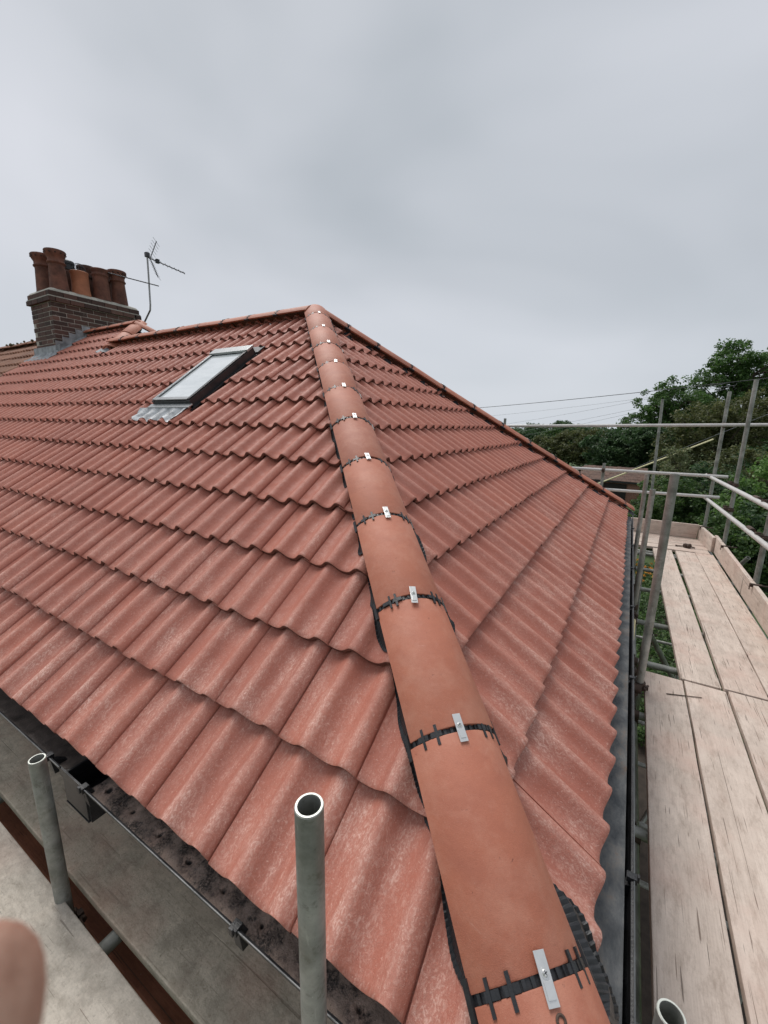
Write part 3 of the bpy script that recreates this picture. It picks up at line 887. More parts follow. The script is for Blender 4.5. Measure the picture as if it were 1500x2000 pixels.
roll(hip, None, 'A', -1, hip.L-0.05, 3)
roll(hip, None, 'B', 1, hip.L-0.05, 5)
# on the far hip a dark gap shows under the tiles
def roll2(line, side, sgn, lmax, seed):
    rr = random.Random(seed); N = int(lmax/0.02); vs_ = []
    for i in range(N+1):
        l = i*0.02
        w = HW + 0.022 + 0.016*math.sin(l*17+seed) * rr.random()
        for q in (0.6, 1.0):
            P = line.a + line.t*l + line.c*(sgn*w*q)
            vs_.append(V3((P.x, P.y, surf_h(P, side) + 0.008)))
    mb = MB(); mb.add(vs_, [(i*2, i*2+1, i*2+3, i*2+2) for i in range(N)]); mb.build('hip_roll', M_BLACK, house)
roll2(farhip_line, 'B', -1 if farhip_line.c.x > 0 or farhip_line.c.y > 0 else 1, farhip_line.L-0.05, 2)

# ------------------------------------------------------------------ roof window
sk = empty('roof_window', FR_A @ Vector(((SKU0+SKU1)/2, SKV0, 0))); setpar(sk, house)
MA = FR_A.to_4x4()
def skbox(lo, hi, name, m, bev=0.003):
    """lo/hi in (x, v, w) roof coordinates"""
    mb = MB(); mb.box(lo, hi, MA); return mb.build(name, m, sk, bevel=bev)
W0, W1 = -0.03, 0.078
x0, x1, v0, v1 = SKU0, SKU1, SKV0, SKV1
skbox((x0, v0, W0), (x0+0.035, v1, W1), 'frame', M_FRAME)
skbox((x1-0.035, v0, W0), (x1, v1, W1), 'frame', M_FRAME)
skbox((x0+0.036, v0, W0), (x1-0.036, v0+0.04, W1-0.004), 'frame', M_FRAME)
skbox((x0+0.036, v1-0.06, W0), (x1-0.036, v1, W1-0.002), 'frame', M_FRAME)
skbox((x0-0.006, v1-0.09, W1+0.001), (x1+0.006, v1+0.012, W1+0.022), 'top_hood', M_FRAMELIGHT)
skbox((x0+0.004, v0+0.012, W1+0.001), (x0+0.034, v1-0.092, W1+0.012), 'sash', M_FRAMELIGHT)
skbox((x1-0.034, v0+0.012, W1+0.001), (x1-0.004, v1-0.092, W1+0.012), 'sash', M_FRAME)
skbox((x0+0.0355, v0+0.010, W1+0.001), (x1-0.0355, v0+0.050, W1+0.010), 'sash', M_FRAMELIGHT)
skbox((x0+0.0355, v0+0.051, W1-0.012), (x1-0.0355, v1-0.092, W1-0.004), 'pane', M_GLASS, 0)
skbox((x0+0.052, v0+0.30, W1-0.0035), (x1-0.052, v0+0.306, W1-0.0025), 'blind_edge', M_FRAMELIGHT, 0) if False else None
skbox((x0-0.074, v0-0.14, 0.006), (x0-0.001, v1+0.04, 0.016), 'side_flashing', M_FRAME, 0)
skbox((x1+0.001, v0-0.05, 0.006), (x1+0.03, v1+0.04, 0.016), 'side_flashing', M_FRAME, 0)
skbox((x0-0.06, v1+0.001, 0.02), (x1+0.03, v1+0.12, 0.03), 'head_flashing', M_FRAME, 0)
skbox((x0-0.03, v0-0.055, 0.038), (x1+0.02, v0-0.001, 0.050), 'sill_flashing', M_FRAMELIGHT, 0.002)
# lead apron dressed over the tile rolls below the window
mb = MB(); vs_ = []; NX, NV = 84, 8
ax0, ax1 = x0-0.16, x1-0.01
for i in range(NX+1):
    x = ax0 + (ax1-ax0)*i/NX
    for j in range(NV+1):
        v = v0 - 0.05 - 0.165*j/NV - (0.012*math.sin(i*0.55) if j == NV else 0)
        u = (-x - J0) % TW
        wv = prof_h(u) + STEP*(1-((v - VOFF) % G)/G) + NOFF
        flat = 0.044
        k = min(1, j/(NV*0.55))
        w = flat*(1-k) + (wv+0.005)*k + 0.0016*math.sin(i*1.1+j*1.3) + 0.0014*math.sin(i*2.9-j*2.1)
        vs_.append(MA @ V3((x, v, w)))
mb.add(vs_, [(i*(NV+1)+j, (i+1)*(NV+1)+j, (i+1)*(NV+1)+j+1, i*(NV+1)+j+1) for i in range(NX) for j in range(NV)])
mb.build('lead_apron', m_simple('new_lead', (0.46, 0.475, 0.49), 0.5, 0.15, 0.45, 16, 0.4), sk, smooth=True, angle=80)

# ------------------------------------------------------------------ chimney
CX0, CX1, CY0, CY1 = -9.85, -9.05, 3.14, 4.64
CZ0 = 2.0
ch = empty('chimney_stack', ((CX0+CX1)/2, (CY0+CY1)/2, CZ0)); setpar(ch, house)
mb = MB(); mb.box((CX0+0.006, CY0+0.006, CZ0), (CX1-0.006, CY1-0.006, 3.378)); mb.build('mortar_core', M_MORTAR, ch)
bm = bmesh.new(); bmesh.ops.create_cube(bm, size=1.0)
bmesh.ops.bevel(bm, geom=list(bm.edges), offset=0.02, segments=1, affect='EDGES')
BRICK = bpy.data.meshes.new('brick'); bm.to_mesh(BRICK); bm.free(); BRICK.materials.append(M_BRICK)
def brick(cx, cy, cz, sx, sy, sz):
    o = bpy.data.objects.new('brick', BRICK)
    o.location = (cx, cy, cz); o.scale = (sx, sy, sz)
    COL.objects.link(o)
    o.parent = ch; o.matrix_parent_inverse = Matrix.Translation(ch.location).inverted()
def run(a0, a1, off, fn):
    p = a0 - off; BL = 0.2155; J = 0.0095
    while p < a1 - 0.012:
        s, e_ = max(p, a0), min(p+BL, a1)
        if e_ - s > 0.025: fn((s+e_)/2, e_-s)
        p += BL+J
dep = 0.1025
zc = 2.235; course = 0
rows = []
while zc < 3.15:
    rows.append((zc, 0.0, 0.065)); zc += 0.0755
rows.append((3.222, 0.045, 0.072)); rows.append((3.318, 0.022, 0.078))
for i, (z, ov, hh) in enumerate(rows):
    X0, X1, Y0, Y1 = CX0-ov, CX1+ov, CY0-ov, CY1+ov
    longown = i % 2 == 0
    off = 0.0 if longown else 0.1125
    ya, yb = (Y0, Y1) if longown else (Y0+dep+0.0095, Y1-dep-0.0095)
    xa, xb = (X0+dep+0.0095, X1-dep-0.0095) if longown else (X0, X1)
    pr_ = lambda: rng.gauss(0, 0.0016)
    run(ya, yb, off*0, lambda c, s: brick(X1-dep/2+pr_(), c, z, dep, s, hh))
    run(ya, yb, off*0, lambda c, s: brick(X0+dep/2+pr_(), c, z, dep, s, hh)) if z > 2.9 else None
    run(xa, xb, 0.1125 if longown else 0, lambda c, s: brick(c, Y0+dep/2+pr_(), z, s, dep, hh))
    if z > 2.9: run(xa, xb, 0, lambda c, s: brick(c, Y1-dep/2+pr_(), z, s, dep, hh))
mb = MB()   # pale fillet between the two oversailing courses
mb.box((CX0-0.036, CY0-0.036, 3.260), (CX1+0.036, CY1+0.036, 3.277)); mb.build('mortar_fillet', M_FLAUNCH, ch)
mb = MB()   # cement flaunching
a_, b_ = 0.016, -0.13
vs_ = [(CX0-a_, CY0-a_, 3.358), (CX1+a_, CY0-a_, 3.358), (CX1+a_, CY1+a_, 3.358), (CX0-a_, CY1+a_, 3.358),
       (CX0-a_+0.03, CY0-a_+0.03, 3.40), (CX1+a_-0.03, CY0-a_+0.03, 3.40), (CX1+a_-0.03, CY1+a_-0.03, 3.40), (CX0-a_+0.03, CY1+a_-0.03, 3.40),
       (CX0-b_, CY0-b_, 3.445), (CX1+b_, CY0-b_, 3.445), (CX1+b_, CY1+b_, 3.445), (CX0-b_, CY1+b_, 3.445)]
fs = [(0, 3, 2, 1), (8, 9, 10, 11)]
for k in range(2):
    for i in range(4): fs.append((k*4+i, k*4+(i+1) % 4, k*4+4+(i+1) % 4, k*4+4+i))
mb.add(vs_, fs); mb.build('flaunching', M_FLAUNCH, ch, smooth=True, bevel=0.006, angle=60)

def pot(x, y, zt, kind, m, tilt=(0, 0), rb=0.150):
    z0 = 3.42; H = zt - z0
    if kind == 'roll':      # flared roll top with vent holes and a collar
        pr_ = [(rb, 0), (rb*0.96, 0.02), (rb*0.80, H*0.60), (rb*0.80, H*0.655), (rb*0.92, H*0.675), (rb*0.94, H*0.70), (rb*0.83, H*0.73), (rb*0.82, H*0.80),
               (rb*0.88, H*0.83), (rb*1.00, H*0.88), (rb*1.09, H*0.95), (rb*1.10, H*0.98), (rb*1.04, H), (rb*0.86, H), (rb*0.72, H*0.86), (rb*0.70, H*0.4)]
    elif kind == 'plain':
        pr_ = [(rb, 0), (rb*0.97, 0.02), (rb*0.84, H*0.72), (rb*0.84, H*0.76), (rb*0.95, H*0.79), (rb*0.96, H*0.82), (rb*0.86, H*0.85), (rb*0.88, H*0.9), (rb*1.0, H*0.95), (rb*1.0, H*0.985), (rb*0.92, H), (rb*0.78, H), (rb*0.72, H*0.7), (rb*0.7, H*0.4)]
    elif kind == 'short':
        pr_ = [(rb*1.02, 0), (rb*0.93, H*0.35), (rb*0.93, H*0.90), (rb*0.98, H*0.93), (rb*0.99, H*0.985), (rb*0.94, H), (rb*0.84, H), (rb*0.82, H*0.5), (rb*0.8, H*0.3)]
    else:                   # cowl
        pr_ = [(rb, 0), (rb*0.85, H*0.6), (rb*0.93, H*0.64), (rb*0.93, H*0.70), (rb*0.80, H*0.72), (rb*0.80, H*0.76)]
    R_ = (Matrix.Rotation(tilt[0], 3, 'X') @ Matrix.Rotation(tilt[1], 3, 'Y'))
    p = MB().lathe((x, y, z0), pr_, 28, tilt=R_).build('chimney_pot', m, ch, smooth=True, origin=(x, y, z0), angle=50)
    if kind == 'roll':
        mb = MB()
        for i in range(12):
            a = 2*math.pi*(i+0.3)/12
            d_ = V3((math.cos(a), math.sin(a), 0)); c = V3((0, 0, H*0.915)) + d_*(rb*1.052)
            nrm = (d_*0.85 + V3((0, 0, -0.5))).normalized()
            c2 = V3((x, y, z0)) + R_ @ (c - nrm*0.006)
            mb.cyl(c2, V3((x, y, z0)) + R_ @ (c + nrm*0.0075), 0.011, n=8)
        hp = mb.build('vent_hole', M_UNDER, ch); 
    if kind == 'cowl':
        mb = MB()
        mb.lathe((x, y, z0), [(rb*0.78, H*0.74), (rb*0.86, H*0.76), (rb*0.86, H*0.87), (rb*0.80, H*0.88), (rb*0.80, H*0.90), (rb*0.88, H*0.91), (rb*0.88, H*0.98), (rb*0.80, H), (rb*0.6, H), (0.01, H*0.99)], 24)
        mb.build('cowl', M_BLACK, ch, smooth=True, angle=40)
    return p
pot(-9.62, 3.33, 4.06, 'roll', M_POT, (0.0, -0.03))
pot(-9.24, 3.385, 4.075, 'roll', M_POT, (0.0, 0.0))
pot(-9.64, 3.72, 4.08, 'cowl', M_POTDARK)
pot(-9.24, 3.735, 3.835, 'short', M_POTNEW)
pot(-9.64, 4.06, 4.08, 'roll', M_POTDARK)
pot(-9.24, 4.095, 3.985, 'plain', M_POT)
pot(-9.64, 4.43, 4.11, 'roll', M_POTDARK)
pot(-9.24, 4.415, 4.045, 'roll', M_POT)
# wire balloon guard behind the clean pot
mb = MB(); gx, gy, gz, gr = -9.50, 3.86, 3.92, 0.115
for i in range(7):
    a = math.pi*i/7
    pts = [V3((gx + gr*math.sin(t)*math.cos(a), gy + gr*math.sin(t)*math.sin(a), gz + gr*1.25*math.cos(t))) for t in np.linspace(-2.2, 2.2, 18)]
    mb.polyline(pts, 0.0022, 5)
for zz in (-0.05, 0.02, 0.08):
    r_ = math.sqrt(max(0.01, 1-(zz/(gr*1.25))**2))*gr
    mb.polyline([V3((gx + r_*math.cos(t), gy + r_*math.sin(t), gz+zz)) for t in np.linspace(0, 2*math.pi, 18)], 0.0018, 5)
mb.build('wire_guard', M_ALUDARK, ch)
mb = MB(); mb.lathe((-9.50, 3.86, 3.42), [(0.10, 0), (0.085, 0.42), (0.1, 0.44), (0.1, 0.47), (0.07, 0.47), (0.07, 0.2)], 20); mb.build('chimney_pot', M_POTDARK, ch, smooth=True, angle=40)

# lead: stepped flashing on the right face, apron at the front
mb = MB(); X = CX1 + 0.0075
ys = np.linspace(CY0-0.02, YH-0.02, 6)
for a_, b_ in zip(ys[:-1], ys[1:]):
    za, zb = a_*TP, b_*TP
    t0_ = za + 0.235
    vs_ = [V3((X, a_, za+0.01)), V3((X, b_+0.03, zb+0.03)), V3((X, b_+0.03, zb+0.155)), V3((X, a_+0.005, t0_+0.01))]
    vs_ += [v_ + V3((-0.004, 0, 0)) for v_ in vs_]
    mb.add(vs_, [(0, 1, 2, 3), (7, 6, 5, 4), (0, 4, 5, 1), (1, 5, 6, 2), (2, 6, 7, 3), (3, 7, 4, 0)])
    X += 0.0012
mb.build('step_flashing', M_LEAD, ch)
mb = MB()
N = 14
vs_ = []
for i in range(N+1):
    y = CY0 - 0.10 + (YH - CY0 + 0.05)*i/N
    for k, dx in enumerate((0.0, 0.07, 0.15)):
        x = CX1 + 0.004 + dx
        vs_.append(V3((x, y, surf_h(V3((x, y, 0)), 'A') + 0.012 - 0.004*k + (0.03 if k == 0 else 0) + 0.004*math.sin(i*1.9+k))))
mb.add(vs_, [(i*3+k, i*3+k+1, i*3+k+4, i*3+k+3) for i in range(N) for k in range(2)])
mb.build('side_apron', M_LEAD, ch, smooth=True)
mb = MB(); vs_ = []
NX = 40
for i in range(NX+1):
    x = CX0 - 0.12 + (CX1 - CX0 + 0.24)*i/NX
    for k, (y, up) in enumerate(((CY0-0.007, 0.13), (CY0-0.009, 0.02), (CY0-0.08, 0.004), (CY0-0.19, 0.006))):
        base = surf_h(V3((x, y, 0)), 'A') if k > 1 else (CY0-0.01)*TP + 0.03
        vs_.append(V3((x, y, base + up)))
mb.add(vs_, [(i*4+k, (i+1)*4+k, (i+1)*4+k+1, i*4+k+1) for i in range(NX) for k in range(3)])
mb.build('front_apron', M_LEAD, ch, smooth=True)
# small lead saddle where the short hip meets the ridge
mb = MB(); vs_ = []
for i in range(9):
    for j in range(4):
        x = JN.x - 0.20 + 0.30*i/8; y = D - 0.13 - 0.10*j/3
        vs_.append(V3((x, y, surf_h(V3((x, y, 0)), 'A') + 0.008)))
mb.add(vs_, [(i*4+j, (i+1)*4+j, (i+1)*4+j+1, i*4+j+1) for i in range(8) for j in range(3)])
mb.build('lead_saddle', M_LEAD, house, smooth=True)

# ------------------------------------------------------------------ walls, fascia, soffit
mb = MB(); mb.box((XEND, 0.34, GROUND), (-0.34, 2*D-0.34, -0.08)); mb.build('wall', M_WALL, house)
mb = MB(); mb.box((XEND, 0.085, -0.20), (-0.085, 0.105, -0.012)); mb.build('fascia', M_FASCIA, house)
mb = MB(); mb.box((-0.105, 0.106, -0.20), (-0.085, 2*D-0.085, -0.012)); mb.build('fascia', M_FASCIA, house)
mb = MB(); mb.box((XEND, 0.106, -0.20), (-0.106, 0.339, -0.19)); mb.box((-0.339, 0.34, -0.20), (-0.106, 2*D-0.1, -0.19)); mb.build('soffit', M_FASCIA, house)

# ------------------------------------------------------------------ gutters
def gutter(name, along, a0, a1, side, lip, back, zl, zb):
    """side 'A': runs in x, opens up, front lip at y=lip. side 'B': runs in y, front lip at x=lip"""
    sg = -1 if side == 'A' else 1
    th = 0.0028
    if side == 'A':
        prof = [(back, zl+0.012), (back, zb), (lip+0.045, zb), (lip+0.020, zb+0.016), (lip+0.004, zl-0.026), (lip, zl), (lip-0.005, zl+0.002), (lip-0.006, zl-0.007), (lip-0.001, zl-0.010), (lip+0.001, zl-0.027), (lip+0.018, zb+0.013), (lip+0.044, zb-th), (back+th, zb-th), (back+th, zl+0.012)]
    else: prof = [(back, zl+0.012), (back, zb), (lip - sg*0.012, zb), (lip, zb+0.014), (lip, zl), (lip+sg*0.006, zl+0.002), (lip+sg*0.006, zl-0.008), (lip+sg*th, zl-0.008), (lip+sg*th, zb+0.012), (lip - sg*0.010, zb-th), (back-sg*th, zb-th), (back-sg*th, zl+0.012)]
    mb = MB()
    vs_ = []
    for a in (a0, a1):
        for c, z in prof: vs_.append(V3((a, c, z)) if side == 'A' else V3((c, a, z)))
    n = len(prof)
    fs = [(k, (k+1) % n, n+(k+1) % n, n+k) for k in range(n)] + [tuple(range(n)), tuple(reversed(range(n, 2*n)))]
    mb.add(vs_, fs)
    return mb.build(name, M_GUTTER, house)
gA1 = gutter('gutter', 'x', -1.565, 0.06, 'A', -0.036, 0.078, -0.045, -0.118)
gA2 = gutter('gutter', 'x', XEND, -1.725, 'A', -0.036, 0.078, -0.047, -0.120)
gB = gutter('gutter', 'y', 0.0, 2*D+0.05, 'B', 0.061, -0.078, -0.048, -0.112)
# outlet box between the two front lengths
mb = MB()
mb.box((-1.735, -0.040, -0.085), (-1.555, -0.034, -0.050)); mb.box((-1.735, 0.080, -0.20), (-1.555, 0.086, -0.03))
mb.box((-1.735, -0.030, -0.20), (-1.727, 0.080, -0.085)); mb.box((-1.563, -0.030, -0.20), (-1.555, 0.080, -0.085)); mb.box((-1.727, -0.036, -0.19), (-1.563, -0.030, -0.086))
mb.box((-1.727, -0.038, -0.20), (-1.563, 0.080, -0.196))
mb.build('gutter_outlet', M_GUTTER, house)
def bracket(x, parent, side='A'):
    mb = MB()
    if side == 'A':
        mb.box((x-0.012, -0.050, -0.056), (x+0.012, -0.026, -0.036))
        mb.box((x-0.007, -0.056, -0.050), (x+0.007, -0.050, -0.028))
        vs_ = [V3((x+dx, y, z)) for dx in (-0.014, 0.014) for y, z in ((-0.043, -0.05), (-0.034, -0.120), (0.06, -0.128))]
    else:
        mb.box((0.050, x-0.010, -0.058), (0.076, x+0.010, -0.040))
        mb.box((0.076, x-0.006, -0.052), (0.081, x+0.006, -0.032))
        vs_ = [V3((y, x+dx, z)) for dx in (-0.012, 0.012) for y, z in ((0.068, -0.06), (0.068, -0.15), (-0.05, -0.12))]
    mb.add(vs_, [(0, 1, 2), (5, 4, 3), (0, 3, 4, 1), (1, 4, 5, 2), (2, 5, 3, 0)])
    mb.build('gutter_bracket', M_GUTTER, parent, bevel=0.0012)
for x in (-0.788, -0.2): bracket(x, gA1)
for x in (-1.815, -1.552, -2.7, -3.6, -4.5): bracket(x, gA2 if x < -1.7 else gA1)
for y in (0.62, 1.715, 2.7, 3.65, 4.5, 5.4): bracket(y, gB, 'B')
# added paler strips, a painted highlight along the gutter rims
mb = MB(); mb.box((0.0675, 0.0, -0.0475), (0.0700, 2*D+0.05, -0.0435)); mb.build('lip_highlight', M_GUTTERHIGHLIGHT, gB)
mb = MB(); mb.box((-1.565, -0.0445, -0.0445), (0.06, -0.0422, -0.0405)); mb.build('lip_highlight', M_GUTTERHIGHLIGHT, gA1)
mb = MB(); mb.box((XEND, -0.0445, -0.0465), (-1.725, -0.0422, -0.0425)); mb.build('lip_highlight', M_GUTTERHIGHLIGHT, gA2)
# silt beds
def silt(name, x0_, x1_, y0_, y1_, z, m, parent, step=0.008, amp=0.006, craters=True):
    nx = max(2, int((x1_-x0_)/step)); ny = max(2, int((y1_-y0_)/step)); vs_ = []
    from mathutils import noise as mn
    for i in range(nx+1):
        for j in range(ny+1):
            x = x0_+(x1_-x0_)*i/nx; y = y0_+(y1_-y0_)*j/ny
            h = mn.noise(V3((x*14, y*14, 1)))*amp + mn.noise(V3((x*55, y*55, 4)))*amp*0.45
            if craters:
                fx = (abs(x) + 0.075) % 0.15 - 0.075
                r2 = (fx*fx + (y-0.013)**2)
                h += -0.010*math.exp(-r2/0.00009)
            vs_.append((x, y, z+h))
    mb = MB(); mb.add(vs_, [(i*(ny+1)+j, (i+1)*(ny+1)+j, (i+1)*(ny+1)+j+1, i*(ny+1)+j+1) for i in range(nx) for j in range(ny)])
    o = mb.build(name, m, parent, smooth=True, angle=80); return o
silt('gutter_silt', -1.56, 0.02, -0.0300, 0.074, -0.073, M_SILT, gA1)
def m_film():
    return m_simple('dark_wet_silt', (0.13, 0.105, 0.092), 0.35, 0, 0.6, 18, 0.5, 'World', False)
silt('gutter_silt', -4.6, -1.74, -0.022, 0.074, -0.090, m_film(), gA2, 0.02, 0.003, False)
silt('gutter_silt', -0.072, 0.0475, 0.0, 2*D, -0.066, M_SILTGREY, gB, 0.018, 0.003, False)

# ------------------------------------------------------------------ older neighbouring roof
nb = empty('neighbouring_house', (-12, D, GROUND)); tag(nb, 'neighbouring house with old mossy brown tiled roof beyond the chimney', 'house')
mb = MB()
mb.add([V3((-16, 0, -e)), V3((XEND-0.02, 0, -e)), V3((XEND-0.02, YH, YH*TP-e)), V3((-16, YH, YH*TP-e)), V3((XEND-0.02, 2*YH, -e)), V3((-16, 2*YH, -e))], [(0, 1, 2, 3), (3, 2, 4, 5)])
mb.build('roof_deck', M_UNDER, nb)
mb = MB(); mb.box((-16, 0.35, GROUND), (XEND-0.003, 2*YH-0.35, -0.05)); mb.build('wall', M_WALL, nb)
for k in range(6, 15):
    for j in range(14):
        xr = XEND - 0.03 - 0.27*j
        v0_ = k*0.318 + 0.1
        if v0_*CP + 0.2 > YH: continue
        if xr > -9.9 and v0_*CP > 3.0: continue
        o = bpy.data.objects.new('roof_tile', OLD_ME)
        m = (FR_A @ Matrix.Rotation(rng.gauss(0, 0.012), 3, 'Z') @ Matrix.Rotation(rng.gauss(0, 0.012), 3, 'X')).to_4x4()
        m = m @ Matrix.Diagonal((0.9, 1, 1, 1))
        m.translation = frameA(xr, v0_) + V3((0, 0, rng.gauss(0, 0.004)))
        o.matrix_world = m; COL.objects.link(o); setpar(o, nb)
nr = Line((-15, YH, YH*TP), (XEND, YH, YH*TP), 0.09)
l = 0.0
while l < nr.L - 0.05:
    l2 = min(l + 0.44, nr.L)
    mb = MB(); mb.sweep(arc_prof(seg=10), 2, lambda i_: (nr.p(l+0.01 if i_ == 0 else l2-0.008, 0, rng.gauss(0, 0.004)), nr.c, nr.n), closed=True)
    mb.build('ridge_tile', M_OLDTILE, nb, smooth=True, origin=nr.p(l), angle=40); l = l2
for _ in range(26):
    p_ = nr.p(rng.uniform(1.5, nr.L), rng.choice((-1, 1))*rng.uniform(0.03, 0.12), 0); p_ = p_ - nr.n*(0.012 + 0.03*rng.random()); r_ = rng.uniform(0.015, 0.04)
    bm = bmesh.new(); bmesh.ops.create_icosphere(bm, subdivisions=1, radius=r_)
    for v_ in bm.verts: v_.co = v_.co*rng.uniform(0.7, 1.2)
    mm = bpy.data.meshes.new('moss_clump'); bm.to_mesh(mm); bm.free(); mm.materials.append(M_MOSS)
    o = bpy.data.objects.new('moss_clump', mm); o.location = p_; COL.objects.link(o); setpar(o, nb)

# ------------------------------------------------------------------ television aerial
ae = empty('television_aerial', (-8.9, 4.6, 2.9)); tag(ae, 'grey television aerial on a bent mast beside the chimney', 'aerial')
MT = V3((-8.465, 4.6, 4.29))
mpts = [V3((-9.06, 4.60, 2.86)), V3((-8.82, 4.6, 3.06)), V3((-8.535, 4.6, 3.30)), V3((-8.512, 4.6, 3.40)), V3((-8.48, 4.6, 3.95)), MT]
MB().polyline(mpts, 0.016, 10).build('mast', M_ALU, ae, smooth=True)
def yagi(c, d_, up, length, n, el, back, name):
    d_ = d_.normalized(); up = up.normalized(); s_ = d_.cross(up).normalized()
    mb = MB(); mb.cyl(c - d_*back, c + d_*(length-back), 0.010, n=8)
    mb.build(name, M_ALUDARK, ae)
    mb = MB()
    for i in range(n):
        q = c + d_*(-back + 0.06 + (length-0.08)*i/(n-1))
        mb.cyl(q - s_*el*0.5*(1-0.35*i/n), q + s_*el*0.5*(1-0.35*i/n), 0.0035, n=6)
    mb.build('element', M_ALUDARK, ae)
d1 = RV*0.95 + V3((0, 0, -0.30)) + FV*0.25
c1 = MT + V3((0, 0, -0.06))
yagi(c1, d1, V3((0, 0, 1)), 0.72, 9, 0.26, 0.04, 'boom')
mb = MB()     # corner reflector
for sg in (-1, 1):
    rd = (V3((0, 0, 1))*sg*0.86 + d1.normalized()*0.35).normalized()
    sd_ = d1.cross(V3((0, 0, 1))).normalized()
    p0 = c1 + d1.normalized()*0.05
    mb.cyl(p0, p0 + rd*0.34, 0.008, n=6)
    for i in range(6):
        q = p0 + rd*(0.05 + 0.055*i); mb.cyl(q - sd_*0.22, q + sd_*0.22, 0.003, n=5)
mb.build('reflector', M_ALUDARK, ae)
mb = MB(); q = c1 + d1.normalized()*0.18; mb.box(q - V3((0.03, 0.03, 0.03)), q + V3((0.03, 0.03, 0.04))); mb.build('dipole_box', M_BLACK, ae, bevel=0.006)
mb = MB(); mb.box(MT - V3((0.035, 0.035, 0.06)), MT + V3((0.035, 0.035, 0.02))); mb.build('clamp', M_ALUDARK, ae, bevel=0.006)
yagi(V3((-8.478, 4.6, 3.77)), -RV*0.9 + V3((0, 0, 0.22)), V3((0, 0, 1)), 1.05, 12, 0.10, 0.18, 'boom')

# ------------------------------------------------------------------ ground
N = 64
mb = MB(); mb.add([(900*math.cos(2*math.pi*i/N), 900*math.sin(2*math.pi*i/N), GROUND) for i in range(N)], [tuple(range(N))])
g = mb.build('ground', M_GRASS); tag(g, kind='structure')
mb = MB(); mb.add([(-0.5, -2.5, GROUND+0.004), (2.0, -2.5, GROUND+0.004), (2.2, 19.5, GROUND+0.004), (-1.5, 19.5, GROUND+0.004)], [(0, 1, 2, 3)])
tag(mb.build('garden_path', M_SOIL), kind='structure')

# ------------------------------------------------------------------ scaffold
scf = empty('scaffold', (0.6, 3, GROUND)); tag(scf, 'grey steel tube scaffold standing round the eaves of the tiled roof', 'scaffold')
RO, RI = 0.02415, 0.0195
def tube(a, b, name, m=None):
    mb = MB(); mb.pipe(a, b, RO, RI, 20)
    return mb.build(name, m or M_TUBE, scf, smooth=True, origin=a, angle=50)
def standard(x, y, top, lean=(0, 0), z0=GROUND):
    o = tube((x - lean[0]*(top-z0), y - lean[1]*(top-z0), z0), (x, y, top), 'standard')
    mb = MB(); n = 24
    vs_ = [V3((x + r_*math.cos(2*math.pi*i/n), y + r_*math.sin(2*math.pi*i/n), top+0.0006)) for r_ in (RI+0.0002, RO-0.0012) for i in range(n)]
    mb.add(vs_, [(i, (i+1) % n, n+(i+1) % n, n+i) for i in range(n)])
    mb.build('cut_end', M_CUTEND, o)
    return o
def coupler(p, d1_, d2_, off):
    """two half shells, one on each tube, with bolts"""
    p = V3(p); d1_ = V3(d1_).normalized(); d2_ = V3(d2_).normalized(); off = V3(off)
    mb = MB()
    mb.cyl(p - d1_*0.026, p + d1_*0.026, RO+0.0055, n=14)
    mb.cyl(p + off - d2_*0.026, p + off + d2_*0.026, RO+0.0055, n=14)
    on = off.normalized(); s_ = d1_.cross(on)
    mm_ = Matrix((d1_, s_, on)).transposed().to_4x4(); mm_.translation = p + off*0.5
    mb.box((-0.022, -0.022, -0.02), (0.022, 0.022, 0.02), mm_)
    for c_, dd, ax in ((p, d1_, s_), (p+off, d2_, d2_.cross(on))):
        q = c_ + ax*(RO+0.012)
        mb.cyl(q - on*0.034, q + on*0.036, 0.0065, n=8)
        mb.cyl(q + on*0.020, q + on*0.034, 0.0125, n=6)
        mb.box(q - V3((0.012, 0.012, 0.012)), q + V3((0.012, 0.012, 0.012)))
    mb.build('coupler', M_COUP, scf, smooth=True, angle=30)
X_, Y_, Z_ = V3((1, 0, 0)), V3((0, 1, 0)), V3((0, 0, 1))
BZ = -0.5                                   # top of the boards
TZ = BZ - 0.038 - RO - 0.001                # transom axis
LZ = TZ - 2*RO - 0.002                      # ledger axis
# standards
standard(-1.652, -0.117, 0.086)
standard(-0.470, -0.112, 0.576, (0.002, 0.0))
standard(0.108, 0.228, 0.115)
standard(0.158, 2.42, 0.930, (0.004, 0.0))
standard(0.135, 3.90, 0.648, (0.004, 0))
standard(0.122, 5.20, 0.662, (0.002, 0))
standard(1.078, 7.50, 1.745)
standard(1.145, 6.33, 1.80)
standard(1.15, 4.68, 1.72)
standard(1.15, 2.9, 1.6)
standard(-0.435, 7.42, 0.60)
standard(-2.172, 7.42, 1.33)
standard(-3.6, -0.117, 0.25)
standard(0.33, 9.1, 1.74, (-0.03, 0.0))
# guard rails
rail = lambda a, b: tube(a, b, 'guard_rail', M_RAIL)
rail((1.018, 7.78, 0.475), (1.112, 2.55, 0.512))
rail((1.018, 7.62, 0.140), (1.112, 2.55, 0.188))
rail((-3.4, 7.37, 0.475), (1.225, 7.37, 0.500))
rail((-3.4, 7.37, 0.118), (1.170, 7.37, 0.182))
rail((-2.6, 7.37, 1.180), (2.6, 7.37, 1.292))
coupler((1.078, 7.50, 0.478), Z_, X_, (0, -0.13, 0.012)) if False else None
for y, x in ((7.50, 1.078), (6.33, 1.145), (4.68, 1.15)):
    for zz in (0.49 if y < 7 else 0.478, 0.168 if y < 7 else 0.145):
        coupler((x, y, zz), Z_, V3((-0.018, 1, 0)), (-0.055, 0, 0.002))
